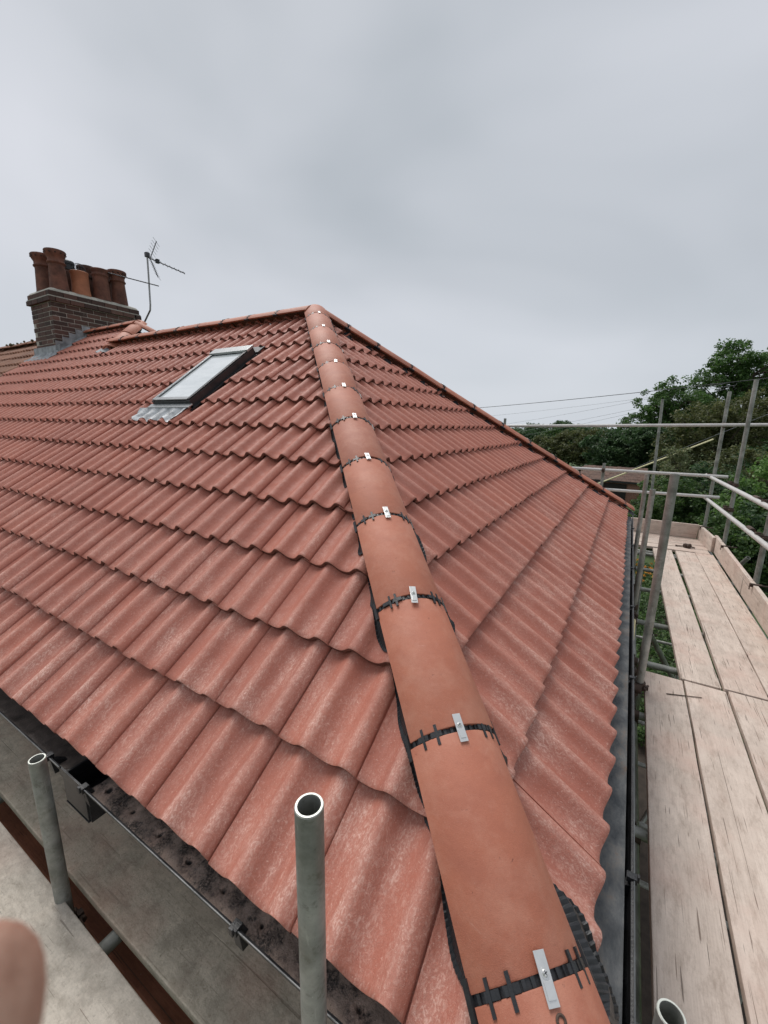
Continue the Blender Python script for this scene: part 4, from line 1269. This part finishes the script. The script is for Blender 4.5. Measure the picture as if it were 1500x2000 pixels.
# sleeves on the near rails
for zz in (0.507, 0.182):
    mb = MB(); mb.cyl((1.0925, 4.90, zz-0.003), (1.0905, 5.06, zz-0.004), RO+0.006, n=16); mb.build('sleeve', M_COUP, scf, smooth=True)
coupler((1.078, 7.50, 1.263), Z_, X_, (0, -0.13+0.075, 0)); coupler((-2.172, 7.42, 1.19), Z_, X_, (0, -0.05, 0)); coupler((-0.435, 7.42, 0.49), Z_, X_, (0, -0.05, 0))
# ledgers and transoms under the right-hand lift
tube((0.135, -0.5, LZ), (0.135, 7.9, LZ), 'ledger'); tube((1.155, -0.6, LZ), (1.12, 7.9, LZ), 'ledger')
for y in (0.62, 1.33, 2.217, 2.74, 2.92, 3.70, 4.64, 5.42, 6.20, 6.34):
    tube((-0.10 if y < 2.8 else -0.02, y, TZ), (1.30, y + rng.gauss(0, 0.03), TZ), 'transom')
    if rng.random() < 0.8: coupler((0.135, y, TZ), X_, Y_, (0, 0, -0.05))
# ledgers and transoms under the far and front lifts
tube((-3.6, 6.55, LZ), (1.25, 6.55, LZ), 'ledger'); tube((-3.6, 7.3, LZ), (1.25, 7.3, LZ), 'ledger')
tube((-4.2, -0.14, LZ), (0.4, -0.14, LZ), 'ledger'); tube((-4.2, -0.66, LZ), (0.5, -0.66, LZ), 'ledger')
for x in (-3.4, -2.444, -1.42, -0.35):
    tube((x, -0.85, TZ), (x+0.01, 0.30, TZ), 'transom')
# lower lift
tube((0.135, -0.5, -2.5), (0.135, 7.9, -2.5), 'ledger'); tube((1.155, -0.6, -2.5), (1.12, 7.9, -2.5), 'ledger')
for y in (2.94, 3.55, 4.4, 5.2, 6.9, 7.8): tube((-0.25, y, -2.55), (1.35, y, -2.55), 'transom')
# braces
tube((0.16, 2.46, -0.9), (0.2, 5.1, -3.6), 'brace'); tube((1.2, 5.0, -2.6), (0.3, 3.9, -0.75), 'brace')
tube((1.21, 6.05, -0.62), (1.315, 5.86, -0.33), 'brace')
tube((0.22, 3.6, -3.5), (0.9, 4.6, -2.2), 'brace')
coupler((0.158, 2.42, -0.47), Z_, X_, (-0.02, -0.05, 0)); coupler((0.135, 3.90, -0.50), Z_, X_, (0, 0.05, -0.04)); coupler((0.125, 3.9, TZ), X_, Z_, (0.0, -0.06, 0.0))
coupler((-1.652, -0.117, LZ), Z_, X_, (0, -0.05, 0)); coupler((-1.652, -0.117, -0.63), Z_, Y_, (0.05, 0.0, 0))
coupler((0.158, 2.42, -1.2), Z_, X_, (-0.05, 0, 0)); coupler((0.135, 1.33, TZ-0.02), X_, Y_, (0, 0.0, -0.05))
# toe-board clips
def toeclip(x, y, z):
    mb = MB()
    mb.cyl((x-0.030, y, z-0.02), (x-0.030, y, z+0.012), 0.012, n=10)
    mb.box((x-0.042, y-0.016, z+0.004), (x+0.05, y+0.016, z+0.012)); mb.box((x-0.044, y-0.016, z-0.05), (x-0.040, y+0.016, z+0.012)); mb.box((x+0.022, y-0.016, z-0.05), (x+0.026, y+0.016, z+0.004))
    mb.cyl((x+0.03, y, z+0.0), (x+0.12, y+0.02, z+0.0), 0.008, n=8)
    mb.build('toe_board_clip', M_COUP, scf, bevel=0.002)
toeclip(1.114, 6.06, BZ+0.225); toeclip(1.114, 4.52, BZ+0.225); toeclip(1.035, 7.28, BZ+0.215)
# yellow tie hanging behind the inner standards
mb = MB(); mb.polyline([V3((0.10, 3.0, -0.26)), V3((0.115, 2.95, -0.6)), V3((0.14, 2.85, -1.0))], 0.012, 8); mb.build('tie_strap', M_YELLOW, scf)

# ------------------------------------------------------------------ boards
BW, BT = 0.225, 0.038
def board(name, a, b, z, label, cat='board', group=None, m=M_WOOD, w=BW, t=BT, upright=False, warp=0.0):
    """a, b: plan centre line ends; local X runs along the board"""
    a = V3((a[0], a[1], 0)); b = V3((b[0], b[1], 0)); L_ = (b-a).length
    n = max(2, int(L_/0.25)); rr = random.Random(hash(label) & 0xffff if False else len(label)*131 + int(L_*1000))
    vs_, fs = [], []
    hw, ht = (w/2, t) if not upright else (t/2, w)
    for i in range(n+1):
        x = L_*i/n; dz = warp*math.sin(math.pi*i/n) + rr.gauss(0, 0.0006); dy = rr.gauss(0, 0.0010)
        if upright: ring = [(-hw, 0), (hw, 0), (hw, ht), (-hw, ht)]
        else: ring = [(-hw, -ht), (hw, -ht), (hw, 0), (-hw, 0)]
        if i in (0, n): dx = [rr.gauss(0, 0.004) for _ in ring]
        else: dx = [0]*4
        vs_ += [(x+dx[k], y+dy, zz+dz) for k, (y, zz) in enumerate(ring)]
    for i in range(n):
        for k in range(4): fs.append((i*4+k, i*4+(k+1) % 4, (i+1)*4+(k+1) % 4, (i+1)*4+k))
    fs += [(3, 2, 1, 0), (n*4, n*4+1, n*4+2, n*4+3)]
    me = bpy.data.meshes.new(name); me.from_pydata(vs_, [], fs)
    bm = bmesh.new(); bm.from_mesh(me); bmesh.ops.recalc_face_normals(bm, faces=bm.faces)
    ed = [e_ for e_ in bm.edges if len(e_.link_faces) == 2 and e_.calc_face_angle(0) > 0.8]
    bmesh.ops.bevel(bm, geom=ed, offset=0.004, segments=2, affect='EDGES', profile=0.6)
    bm.to_mesh(me); bm.free(); me.materials.append(m)
    o = bpy.data.objects.new(name, me)
    o.location = (a.x, a.y, z); o.rotation_euler = (0, 0, math.atan2(b.y-a.y, b.x-a.x))
    COL.objects.link(o); tag(o, label, cat, group); return o
GB = 'scaffold boards laid on the tubes'
# right-hand lift, near bay
def rb(xa, ya, xb, yb, label, **k): return board('scaffold_board', (xa, ya), (xb, yb), BZ, label, 'board', GB, **k)
rb(0.286, 0.24, 0.303, 2.690, 'pale board of the near right bay, next to the gutter')
rb(0.526, 0.05, 0.539, 2.700, 'pale board of the near right bay, second from the gutter')
rb(0.770, 0.00, 0.780, 2.715, 'pale board of the near right bay, third from the gutter')
rb(1.000, -0.1, 1.003, 2.72, 'pale board of the near right bay, against the outer toe board', w=0.2)
rb(0.519, 2.722, 0.482, 6.40, 'pale board of the far right bay, nearest the gutter', warp=0.004)
rb(0.763, 2.735, 0.757, 6.42, 'pale board of the far right bay, in the middle of the three')
rb(0.984, 2.750, 0.974, 6.44, 'pale board of the far right bay, beside the toe board', w=0.2)
for i, y in enumerate((6.555, 6.788, 7.02, 7.245)):
    board('scaffold_board', (-3.6, y), (1.05 - (0.03 if i > 2 else 0), y+0.012), BZ, ['crosswise board at the far end of the scaffold, nearest of four', 'crosswise board at the far end of the scaffold, second of four', 'crosswise board at the far end of the scaffold, third of four', 'crosswise board at the far end, against the rear toe board'][i], 'board', GB, w=0.215)
board('scaffold_board', (-4.4, 0.0465), (0.06, 0.0465), BZ, 'stained grey board lying under the front gutter', 'board', GB, M_WOODDIRTSHADE)  # mottled dirt; the darker tone is also the eave's shade put into the colour
board('scaffold_board', (-4.4, -0.2335), (0.13, -0.2335), BZ, 'pale grey board at bottom left, outside the left pole', 'board', GB, M_WOODGREY)
board('scaffold_board', (-4.4, -0.468), (0.13, -0.468), BZ, 'pale grey board at bottom left edge of the picture', 'board', GB, M_WOODGREY)
board('scaffold_board', (-4.4, -0.703), (0.13, -0.703), BZ, 'pale grey board of the front lift, outermost and mostly out of the picture', 'board', GB, M_WOODGREY)
board('brown_plank', (-4.0, -0.02), (-0.62, -0.02), -0.70, 'dark red brown plank seen down the gap between grey boards', 'plank', None, M_WOODBROWN, w=0.22)
GT = 'toe boards round the scaffold lift'
board('toe_board', (1.114, 0.0), (1.114, 6.72), BZ+0.001, 'long weathered toe board along the outer edge of the right lift', 'toe board', GT, M_WOOD, upright=True)
board('toe_board', (1.078, 6.60), (1.012, 7.40), BZ+0.001, 'short toe board at the far right corner of the lift', 'toe board', GT, M_WOOD, w=0.215, upright=True)
board('toe_board', (-3.6, 7.385), (0.985, 7.385), BZ+0.001, 'toe board across the far end of the scaffold', 'toe board', GT, M_WOOD, upright=True)
# loose things lying on the boards
mb = MB()
p_ = V3((0.80, 6.68, BZ+0.030)); 
mb.cyl(p_ - V3((0.04, 0.02, 0)), p_ + V3((0.04, 0.02, 0)), 0.029, n=14); mb.cyl(p_ + V3((-0.02, 0.04, -0.002)), p_ + V3((0.02, -0.045, -0.002)), 0.027, n=14)
mb.cyl(p_ + V3((-0.12, 0.0, -0.02)), p_ + V3((-0.02, 0.01, -0.015)), 0.008, n=8); mb.cyl(p_ + V3((-0.14, 0.0, -0.02)), p_ + V3((-0.12, 0.0, -0.02)), 0.014, n=6); mb.cyl(p_ + V3((0.03, -0.03, 0)), p_ + V3((0.09, -0.03, -0.015)), 0.009, n=8)
tag(mb.build('loose_coupler', M_COUP, None, smooth=True, origin=(0.8, 6.68, BZ), angle=30), 'rusty scaffold fitting lying loose on the crosswise boards', 'coupler')
mb = MB(); mb.cyl((0.309, 2.452, BZ+0.0045), (0.503, 2.527, BZ+0.0045), 0.0035, 0.0025, n=7)
tag(mb.build('stick', M_BARK, None, origin=(0.4, 2.49, BZ)), 'thin dark stick lying across two pale boards', 'stick')

# ------------------------------------------------------------------ cables
def cable(name, a, b, sag, r_, m, label, group=None):
    a, b = V3(a), V3(b); n = 40
    pts = [a.lerp(b, i/n) - V3((0, 0, sag*4*(i/n)*(1-i/n))) for i in range(n+1)]
    o = MB().polyline(pts, r_, 6).build(name, m, None, smooth=True, origin=a, angle=60)
    tag(o, label, 'cable', group); return o
w1a, w1b = V3((-10.311, 29.431, 2.69)), V3((4.698, 24.293, 3.736)); dw = w1b - w1a
cable('overhead_cable', w1a - dw*0.6, w1b + dw*0.7, 0.35, 0.016, M_WIRE, 'thick black cable crossing the sky above the scaffold')
tw = [((-17.475, 60.886, 2.931), (-0.795, 53.288, 4.444), 'topmost thin grey wire in the gap left of the trees'),
      ((-16.034, 61.432, 1.712), (-0.761, 53.239, 4.17), 'second thin grey wire down, left of the trees'),
      ((-15.236, 61.595, 0.481), (-0.659, 53.095, 3.347), 'third thin grey wire down, left of the trees'),
      ((-13.895, 62.283, 0.067), (-0.845, 52.874, 2.903), 'lowest thin grey wire, close above the far treeline')]
for a, b, lab in tw:
    a, b = V3(a), V3(b); dw = b - a
    cable('overhead_wire', a - dw*0.5, b + dw*0.5, 0.3, 0.012, M_WIREGREY, lab, 'thin wires left of the trees')
st = empty('stay_wire', (-1.9, 28.6, GROUND)); tag(st, 'slanting stay wire sheathed in a pale yellow guard, behind the rails', 'stay wire')
s1, s2, s3 = V3((-1.248, 28.825, -2.126)), V3((4.11, 30.889, 0.626)), V3((6.47, 31.441, 2.021))
s0 = s1 + (s1 - s2)*0.85
MB().cyl(s0, s3 + (s3-s2)*0.9, 0.010, n=6).build('wire', M_WIREGREY, st)
MB().cyl(s1 + (s1-s2)*0.4, s2, 0.045, n=10).build('guard_sleeve', M_YELLOW, st, smooth=True)

# ------------------------------------------------------------------ brick outbuilding
ob = empty('brick_outbuilding', (-0.5, 38, GROUND)); tag(ob, 'low red brick outbuilding with a tiled roof behind the rails', 'outbuilding')
MB().box((-3.2, 36.6, GROUND), (0.95, 39.6, -2.98)).build('wall', M_WALL, ob)
M_BLK = m_simple('dark_opening', (0.02, 0.015, 0.013), 0.8)
MB().box((-2.2, 36.55, GROUND), (0.05, 36.61, -3.12)).build('doorway', M_BLK, ob)
MB().box((-3.4, 36.38, -3.02), (1.15, 36.48, -2.90)).build('fascia', M_FASCIA, ob)
M_RUST = m_tile('outbuilding_tile', (0.17, 0.088, 0.058), (0.09, 0.05, 0.038), (0.24, 0.17, 0.12), 0.08)
for r_ in range(6):
    for c_ in range(15):
        x = -3.4 + 0.305*c_ + (0.15 if r_ % 2 else 0); y = 36.4 + 0.27*r_; z = -2.90 + 0.16*r_
        mb = MB(); a_ = 0.52
        mt = Matrix.Translation((x, y, z + rng.gauss(0, 0.008))) @ Matrix.Rotation(a_, 4, 'X')
        mb.box((0, 0, 0), (0.295, 0.34, 0.03), mt); mb.build('roof_tile', M_RUST, ob, origin=(x, y, z))
mb = MB(); mb.add([V3((-3.4, 36.4, -2.92)), V3((1.15, 36.4, -2.92)), V3((1.15, 38.0, -2.02)), V3((-3.4, 38.0, -2.02)), V3((1.15, 39.8, -2.95)), V3((-3.4, 39.8, -2.95))], [(0, 1, 2, 3), (3, 2, 4, 5)]); mb.build('roof_deck', M_RUST, ob)

# ------------------------------------------------------------------ trees and shrubs
def leaf_mesh(name, centers, rad, per, size, m, flat=0.5, seedn=0):
    r_ = np.random.default_rng(seedn)
    C = np.repeat(np.asarray(centers), per, axis=0); n = len(C)
    R_ = np.repeat(np.asarray(rad), per)
    P = r_.normal(size=(n, 3)); P /= np.linalg.norm(P, axis=1)[:, None]
    P = C + P * (R_ * r_.random(n)**0.45)[:, None] * np.array([1, 1, 0.75])
    nn = r_.normal(size=(n, 3)); nn[:, 2] = np.abs(nn[:, 2]) + flat; nn /= np.linalg.norm(nn, axis=1)[:, None]
    t = np.cross(nn, r_.normal(size=(n, 3))); t /= np.linalg.norm(t, axis=1)[:, None]
    b = np.cross(nn, t)
    s = size * r_.uniform(0.6, 1.25, n)
    v = np.empty((n, 4, 3))
    v[:, 0] = P - t*s[:, None]; v[:, 1] = P + b*(s*0.52)[:, None] + nn*(s*0.18)[:, None]; v[:, 2] = P + t*s[:, None] - nn*(s*0.1)[:, None]; v[:, 3] = P - b*(s*0.52)[:, None] + nn*(s*0.18)[:, None]
    me = bpy.data.meshes.new(name)
    me.vertices.add(n*4); me.vertices.foreach_set('co', v.reshape(-1))
    me.loops.add(n*4); me.loops.foreach_set('vertex_index', np.arange(n*4))
    me.polygons.add(n); me.polygons.foreach_set('loop_start', np.arange(n)*4); me.polygons.foreach_set('loop_total', np.full(n, 4))
    me.update(calc_edges=True); me.materials.append(m)
    return me
def plant(name, label, cat, base, lobes, leaf, n_clump, per, size, seed, clump=0.55, trunk=0.18, group=None, limbs=26, shell=0.62):
    """lobes: (cx,cy,cz,rx,ry,rz) in world space"""
    r_ = np.random.default_rng(seed)
    root = empty(name, base); tag(root, label, cat, group)
    vol = np.array([l[3]*l[4]*l[5] for l in lobes])**0.7; vol /= vol.sum()
    idx = r_.choice(len(lobes), n_clump, p=vol)
    Lb = np.array(lobes)[idx]
    d_ = r_.normal(size=(n_clump, 3)); d_ /= np.linalg.norm(d_, axis=1)[:, None]
    rr = (shell + (1-shell)*r_.random(n_clump)) * r_.uniform(0.86, 1.08, n_clump)
    C = Lb[:, :3] + d_*rr[:, None]*Lb[:, 3:]
    C = C[C[:, 2] > GROUND + 0.15]
    rad = clump * r_.uniform(0.55, 1.25, len(C))
    me = leaf_mesh('crown', C - np.array(base), rad, per, size, leaf, seedn=seed+1)
    o = bpy.data.objects.new('crown', me); o.location = base; COL.objects.link(o); setpar(o, root)
    mb = MB(); b = V3(base)
    top = V3((sum(l[0] for l in lobes)/len(lobes), sum(l[1] for l in lobes)/len(lobes), max(l[2] for l in lobes)))
    prev = b; k = 7
    stem = [b.lerp(top, i/k) + V3((r_.normal()*0.06, r_.normal()*0.06, 0))*(i > 0)*(1+trunk*4) for i in range(k+1)]
    for i in range(k): mb.cyl(stem[i], stem[i+1], trunk*(1-i/(k+1)), trunk*(1-(i+1)/(k+1)), n=8)
    for c in C[r_.choice(len(C), min(limbs, len(C)), replace=False)]:
        c = V3(c); i = int(r_.integers(2, k)); a = stem[i]
        mid = a.lerp(c, 0.5) + V3((0, 0, 0.12*(c-a).length))
        mb.cyl(a, mid, trunk*0.36, trunk*0.22, n=6); mb.cyl(mid, c, trunk*0.22, trunk*0.06, n=6)
    mb.build('trunk', M_BARK, root, smooth=True)
    return root
GT_ = 'trees and shrubs beyond the scaffold'
plant('ash_tree', 'tall green broadleaf tree filling the sky at the right edge', 'tree', (10.5, 54.5, GROUND),
      [(10.5, 54.5, 4.2, 5.0, 4.2, 4.6), (6.6, 53, 4.8, 2.6, 2.5, 3.4), (7.8, 53.5, 8.0, 2.3, 2.2, 2.1), (13, 55, 6.3, 3.5, 3, 3), (6.0, 53, 1.6, 3.0, 2.6, 2.2), (9.5, 54, 1.0, 4, 3, 2.4)], LEAF['ash'], 900, 48, 0.15, 21, 0.62, 0.32, GT_, 60, 0.5)
plant('ash_tree', 'loose green tree with gaps of sky, left of the tall tree', 'tree', (2.6, 47.5, GROUND),
      [(3.2, 47.5, 3.4, 2.5, 2.2, 1.9), (1.2, 46.5, 3.3, 1.9, 1.7, 1.6), (0.2, 46, 1.6, 1.5, 1.5, 1.1), (4.6, 48, 2.5, 2.2, 2, 2.0), (2.2, 47, 0.6, 2.8, 2.4, 1.6), (2.2, 47, 4.9, 1.0, 1.0, 0.9)], LEAF['ash'], 420, 44, 0.13, 22, 0.46, 0.2, GT_, 40, 0.6)
plant('cypress_tree', 'feathery olive brown conifer in front of the tall trees', 'tree', (5.2, 38.6, GROUND),
      [(4.4, 38.3, 1.4, 2.2, 2.0, 2.0), (6.6, 39, 1.8, 2.4, 2.2, 2.2), (5.4, 38.6, -1.4, 3.4, 2.5, 2.6), (8.8, 39.5, 1.0, 2.6, 2.4, 3.0), (2.8, 37.6, -0.4, 1.6, 1.6, 1.8)], LEAF['olive'], 620, 60, 0.10, 23, 0.5, 0.2, GT_, 20, 0.62)
plant('laurel_tree', 'dense dark evergreen mass above the brick outbuilding', 'tree', (-0.2, 42.5, GROUND),
      [(-0.2, 42, -0.9, 2.3, 1.8, 2.1), (1.6, 42.3, -0.6, 2.0, 1.8, 2.0), (-2.2, 43, -0.8, 2.0, 1.8, 1.7), (-0.4, 42, -2.8, 3.4, 2, 1.8), (0.6, 42.4, 0.6, 1.4, 1.3, 0.9)], LEAF['laurel'], 560, 52, 0.13, 24, 0.46, 0.2, GT_, 10, 0.75)
plant('hawthorn_tree', 'brownish green rounded tree behind the end of the tiled hip', 'tree', (-6.0, 50, GROUND),
      [(-5.4, 50, -1.0, 2.6, 2.0, 2.0), (-8.2, 50.5, -1.5, 2.4, 2, 1.8), (-3.4, 49.5, -0.7, 1.9, 1.7, 1.7), (-6, 50, -3.0, 4.5, 2, 1.6)], LEAF['olive'], 480, 48, 0.13, 25, 0.5, 0.2, GT_, 10, 0.75)
for i, (x, y, z, rx, rz, lab) in enumerate(((-24.5, 96, -2.2, 3.6, 2.6, 'far rounded tree on the skyline, closest to the tiled hip'), (-19.5, 97, -2.0, 4.2, 2.4, 'far dark tree on the skyline beside the tiled hip'), (-13.8, 98, -1.7, 4.4, 2.5, 'far tree in the middle of the low skyline'), (-8.4, 97, -1.3, 4.4, 2.6, 'far tree at the right end of the low skyline'), (-31, 98, -2.4, 4.5, 2.6, 'far tree behind the slope of the hip tiles'))):
    plant('distant_tree', lab, 'tree', (x, y, GROUND), [(x, y, z, rx, 3, rz), (x+rx*0.5, y, z-0.5, rx*0.7, 2.5, rz*0.8), (x-rx*0.4, y, z+0.4, rx*0.6, 2, rz*0.7)], LEAF['laurel' if i % 2 else 'hedge'], 150, 46, 0.26, 60+i, 0.8, 0.25, 'far trees on the skyline', 6, 0.7)
plant('young_tree', 'spindly pale leaved young tree crossed by the yellow guard', 'tree', (2.45, 27.2, GROUND),
      [(2.35, 27.2, -0.6, 0.75, 0.8, 1.3), (2.0, 27.2, -1.6, 1.1, 0.9, 1.0), (2.9, 27.4, -1.9, 0.9, 0.9, 1.0), (2.3, 27.2, -3.0, 1.4, 1.2, 1.2)], LEAF['pale'], 170, 46, 0.075, 26, 0.30, 0.06, GT_, 40, 0.35)
plant('sycamore', 'bright green leafy branches at the right edge beside the poles', 'tree', (5.0, 21.5, GROUND),
      [(4.5, 21.2, -1.2, 0.95, 1.0, 1.5), (5.6, 21.5, -0.8, 1.2, 1.2, 1.6), (4.0, 20.8, -2.2, 0.9, 0.9, 0.9), (5.0, 21, -3.0, 1.5, 1.3, 1.2)], LEAF['bright'], 230, 42, 0.085, 27, 0.32, 0.09, GT_, 30, 0.5)
hed = (('tangled green shrub behind the far toe board', (1.9, 22.8), 1.5, -2.1, 'hedge', 31), ('dark shrub between the two outer poles', (3.6, 24.3), 1.7, -1.7, 'laurel', 32), ('leafy shrub beside the brick outbuilding', (2.05, 30.5), 1.0, -3.0, 'pale', 33),
       ('dark green shrub at the right edge below the rails', (5.4, 19.0), 1.7, -2.2, 'laurel', 34), ('broad green shrub low behind the outer toe board', (3.5, 18.6), 1.35, -2.75, 'hedge', 35), ('olive shrub behind the middle outer pole', (5.2, 27.5), 2.0, -1.2, 'olive', 36),
       ('rough shrub left of the inner poles behind the eave', (0.2, 24.5), 1.0, -3.7, 'hedge', 37), ('dense dark shrub filling the gap under the conifer', (7.6, 30.5), 2.6, -1.0, 'laurel', 38), ('dark leafy shrub under the evergreen mass', (-2.9, 33.0), 1.2, -3.6, 'laurel', 39))
for lab, (x, y), rr_, z, lf, sd_ in hed:
    plant('garden_shrub', lab, 'shrub', (x, y, GROUND), [(x, y, z-0.2, rr_, rr_*0.9, rr_*0.85), (x+rr_*0.55, y-0.2, z-0.7, rr_*0.75, rr_*0.7, rr_*0.8), (x-rr_*0.5, y+0.1, z-0.8, rr_*0.75, rr_*0.7, rr_*0.8), (x, y-0.3, z-1.5, rr_*1.1, rr_*0.9, 1.0)],
          LEAF[lf], int(150*rr_), 46, 0.085, sd_, 0.32, 0.06, GT_, 14, 0.7)
rw = np.random.default_rng(77)
n = 900
C = np.c_[rw.uniform(-75, 40, n), rw.uniform(150, 165, n), np.zeros(n)]
C[:, 2] = GROUND + 0.5 + rw.random(n)**0.5 * (5.6 + 0.9*np.sin(C[:, 0]*0.21) + 0.6*np.sin(C[:, 0]*0.53))
me = leaf_mesh('distant_wood', C, np.full(n, 1.3), 34, 0.42, LEAF['laurel'], seedn=78)
o = bpy.data.objects.new('distant_wood', me); COL.objects.link(o); tag(o, 'far-off dark wood along the horizon', 'wood', kind='stuff')
# low planting under the scaffold: nobody could count it
r_ = np.random.default_rng(5)
n = 900
C = np.c_[r_.uniform(-0.4, 2.4, n), r_.uniform(7.5, 19, n), np.full(n, GROUND+0.12) + r_.random(n)*0.22]
me = leaf_mesh('ground_cover', C, np.full(n, 0.22), 34, 0.05, LEAF['hedge'], seedn=41)
o = bpy.data.objects.new('ground_cover', me); COL.objects.link(o); tag(o, 'low green garden plants seen between boards and gutter', 'plants', kind='stuff')
n = 45
C = np.c_[r_.normal(1.05, 0.35, n), r_.normal(17.2, 0.7, n), np.full(n, GROUND+0.38) + r_.random(n)*0.25]
me = leaf_mesh('marigold_bed', C, np.full(n, 0.06), 12, 0.035, LEAF['flower'], seedn=43)
o = bpy.data.objects.new('marigold_bed', me); COL.objects.link(o); tag(o, 'orange marigold flowers glimpsed below beside the inner poles', 'flowers', kind='stuff')

# ------------------------------------------------------------------ the photographer's hand at the lens
def cs(a, b, c): return CAM + RV*a + UV*b + FV*c
hand_pts = [  # (position, radius, parent)
    (cs(-0.118, -0.112, -0.020), 0.026, None),      # 0 palm
    (cs(-0.112, -0.088, 0.008), 0.015, 0),          # 1 index knuckle
    (cs(-0.089, -0.077, 0.032), 0.0090, 1), (cs(-0.069, -0.071, 0.045), 0.0112, 2), (cs(-0.0494, -0.0622, 0.0505), 0.0110, 3),
    (cs(-0.125, -0.105, 0.010), 0.014, 0),          # 5 middle knuckle
    (cs(-0.105, -0.108, 0.036), 0.0090, 5), (cs(-0.084, -0.106, 0.046), 0.0085, 6), (cs(-0.070, -0.100, 0.044), 0.0075, 7),
    (cs(-0.130, -0.124, 0.006), 0.013, 0),
    (cs(-0.112, -0.134, 0.030), 0.0085, 9), (cs(-0.093, -0.134, 0.038), 0.0080, 10), (cs(-0.080, -0.128, 0.034), 0.0072, 11),
    (cs(-0.130, -0.142, -0.002), 0.012, 0),
    (cs(-0.118, -0.156, 0.018), 0.0078, 13), (cs(-0.102, -0.157, 0.024), 0.0072, 14), (cs(-0.092, -0.152, 0.020), 0.0066, 15),
    (cs(-0.098, -0.110, -0.036), 0.014, 0),         # thumb
    (cs(-0.082, -0.092, -0.042), 0.0105, 17), (cs(-0.072, -0.072, -0.036), 0.0090, 18),
    (cs(-0.112, -0.155, -0.052), 0.024, 0),         # wrist
    (cs(-0.105, -0.190, -0.085), 0.026, 20), (cs(-0.090, -0.26, -0.16), 0.036, 21), (cs(-0.070, -0.34, -0.25), 0.043, 22),
    (cs(-0.0452, -0.0610, 0.0520), 0.0088, 4)]
me = bpy.data.meshes.new('hand')
base = hand_pts[0][0]
me.from_pydata([tuple(p - base) for p, _, _ in hand_pts], [(i, p[2]) for i, p in enumerate(hand_pts) if p[2] is not None], [])
hand = bpy.data.objects.new('hand', me); hand.location = base; COL.objects.link(hand)
sm = hand.modifiers.new('skin', 'SKIN'); sm.use_smooth_shade = True
for sv, (_, r_, _) in zip(me.skin_vertices[0].data, hand_pts): sv.radius = (r_, r_)
me.skin_vertices[0].data[0].use_root = True
ss = hand.modifiers.new('smooth', 'SUBSURF'); ss.levels = 2; ss.render_levels = 2
me.materials.append(M_SKIN)
tag(hand, 'blurred bare fingertip intruding at the bottom left corner', 'hand')
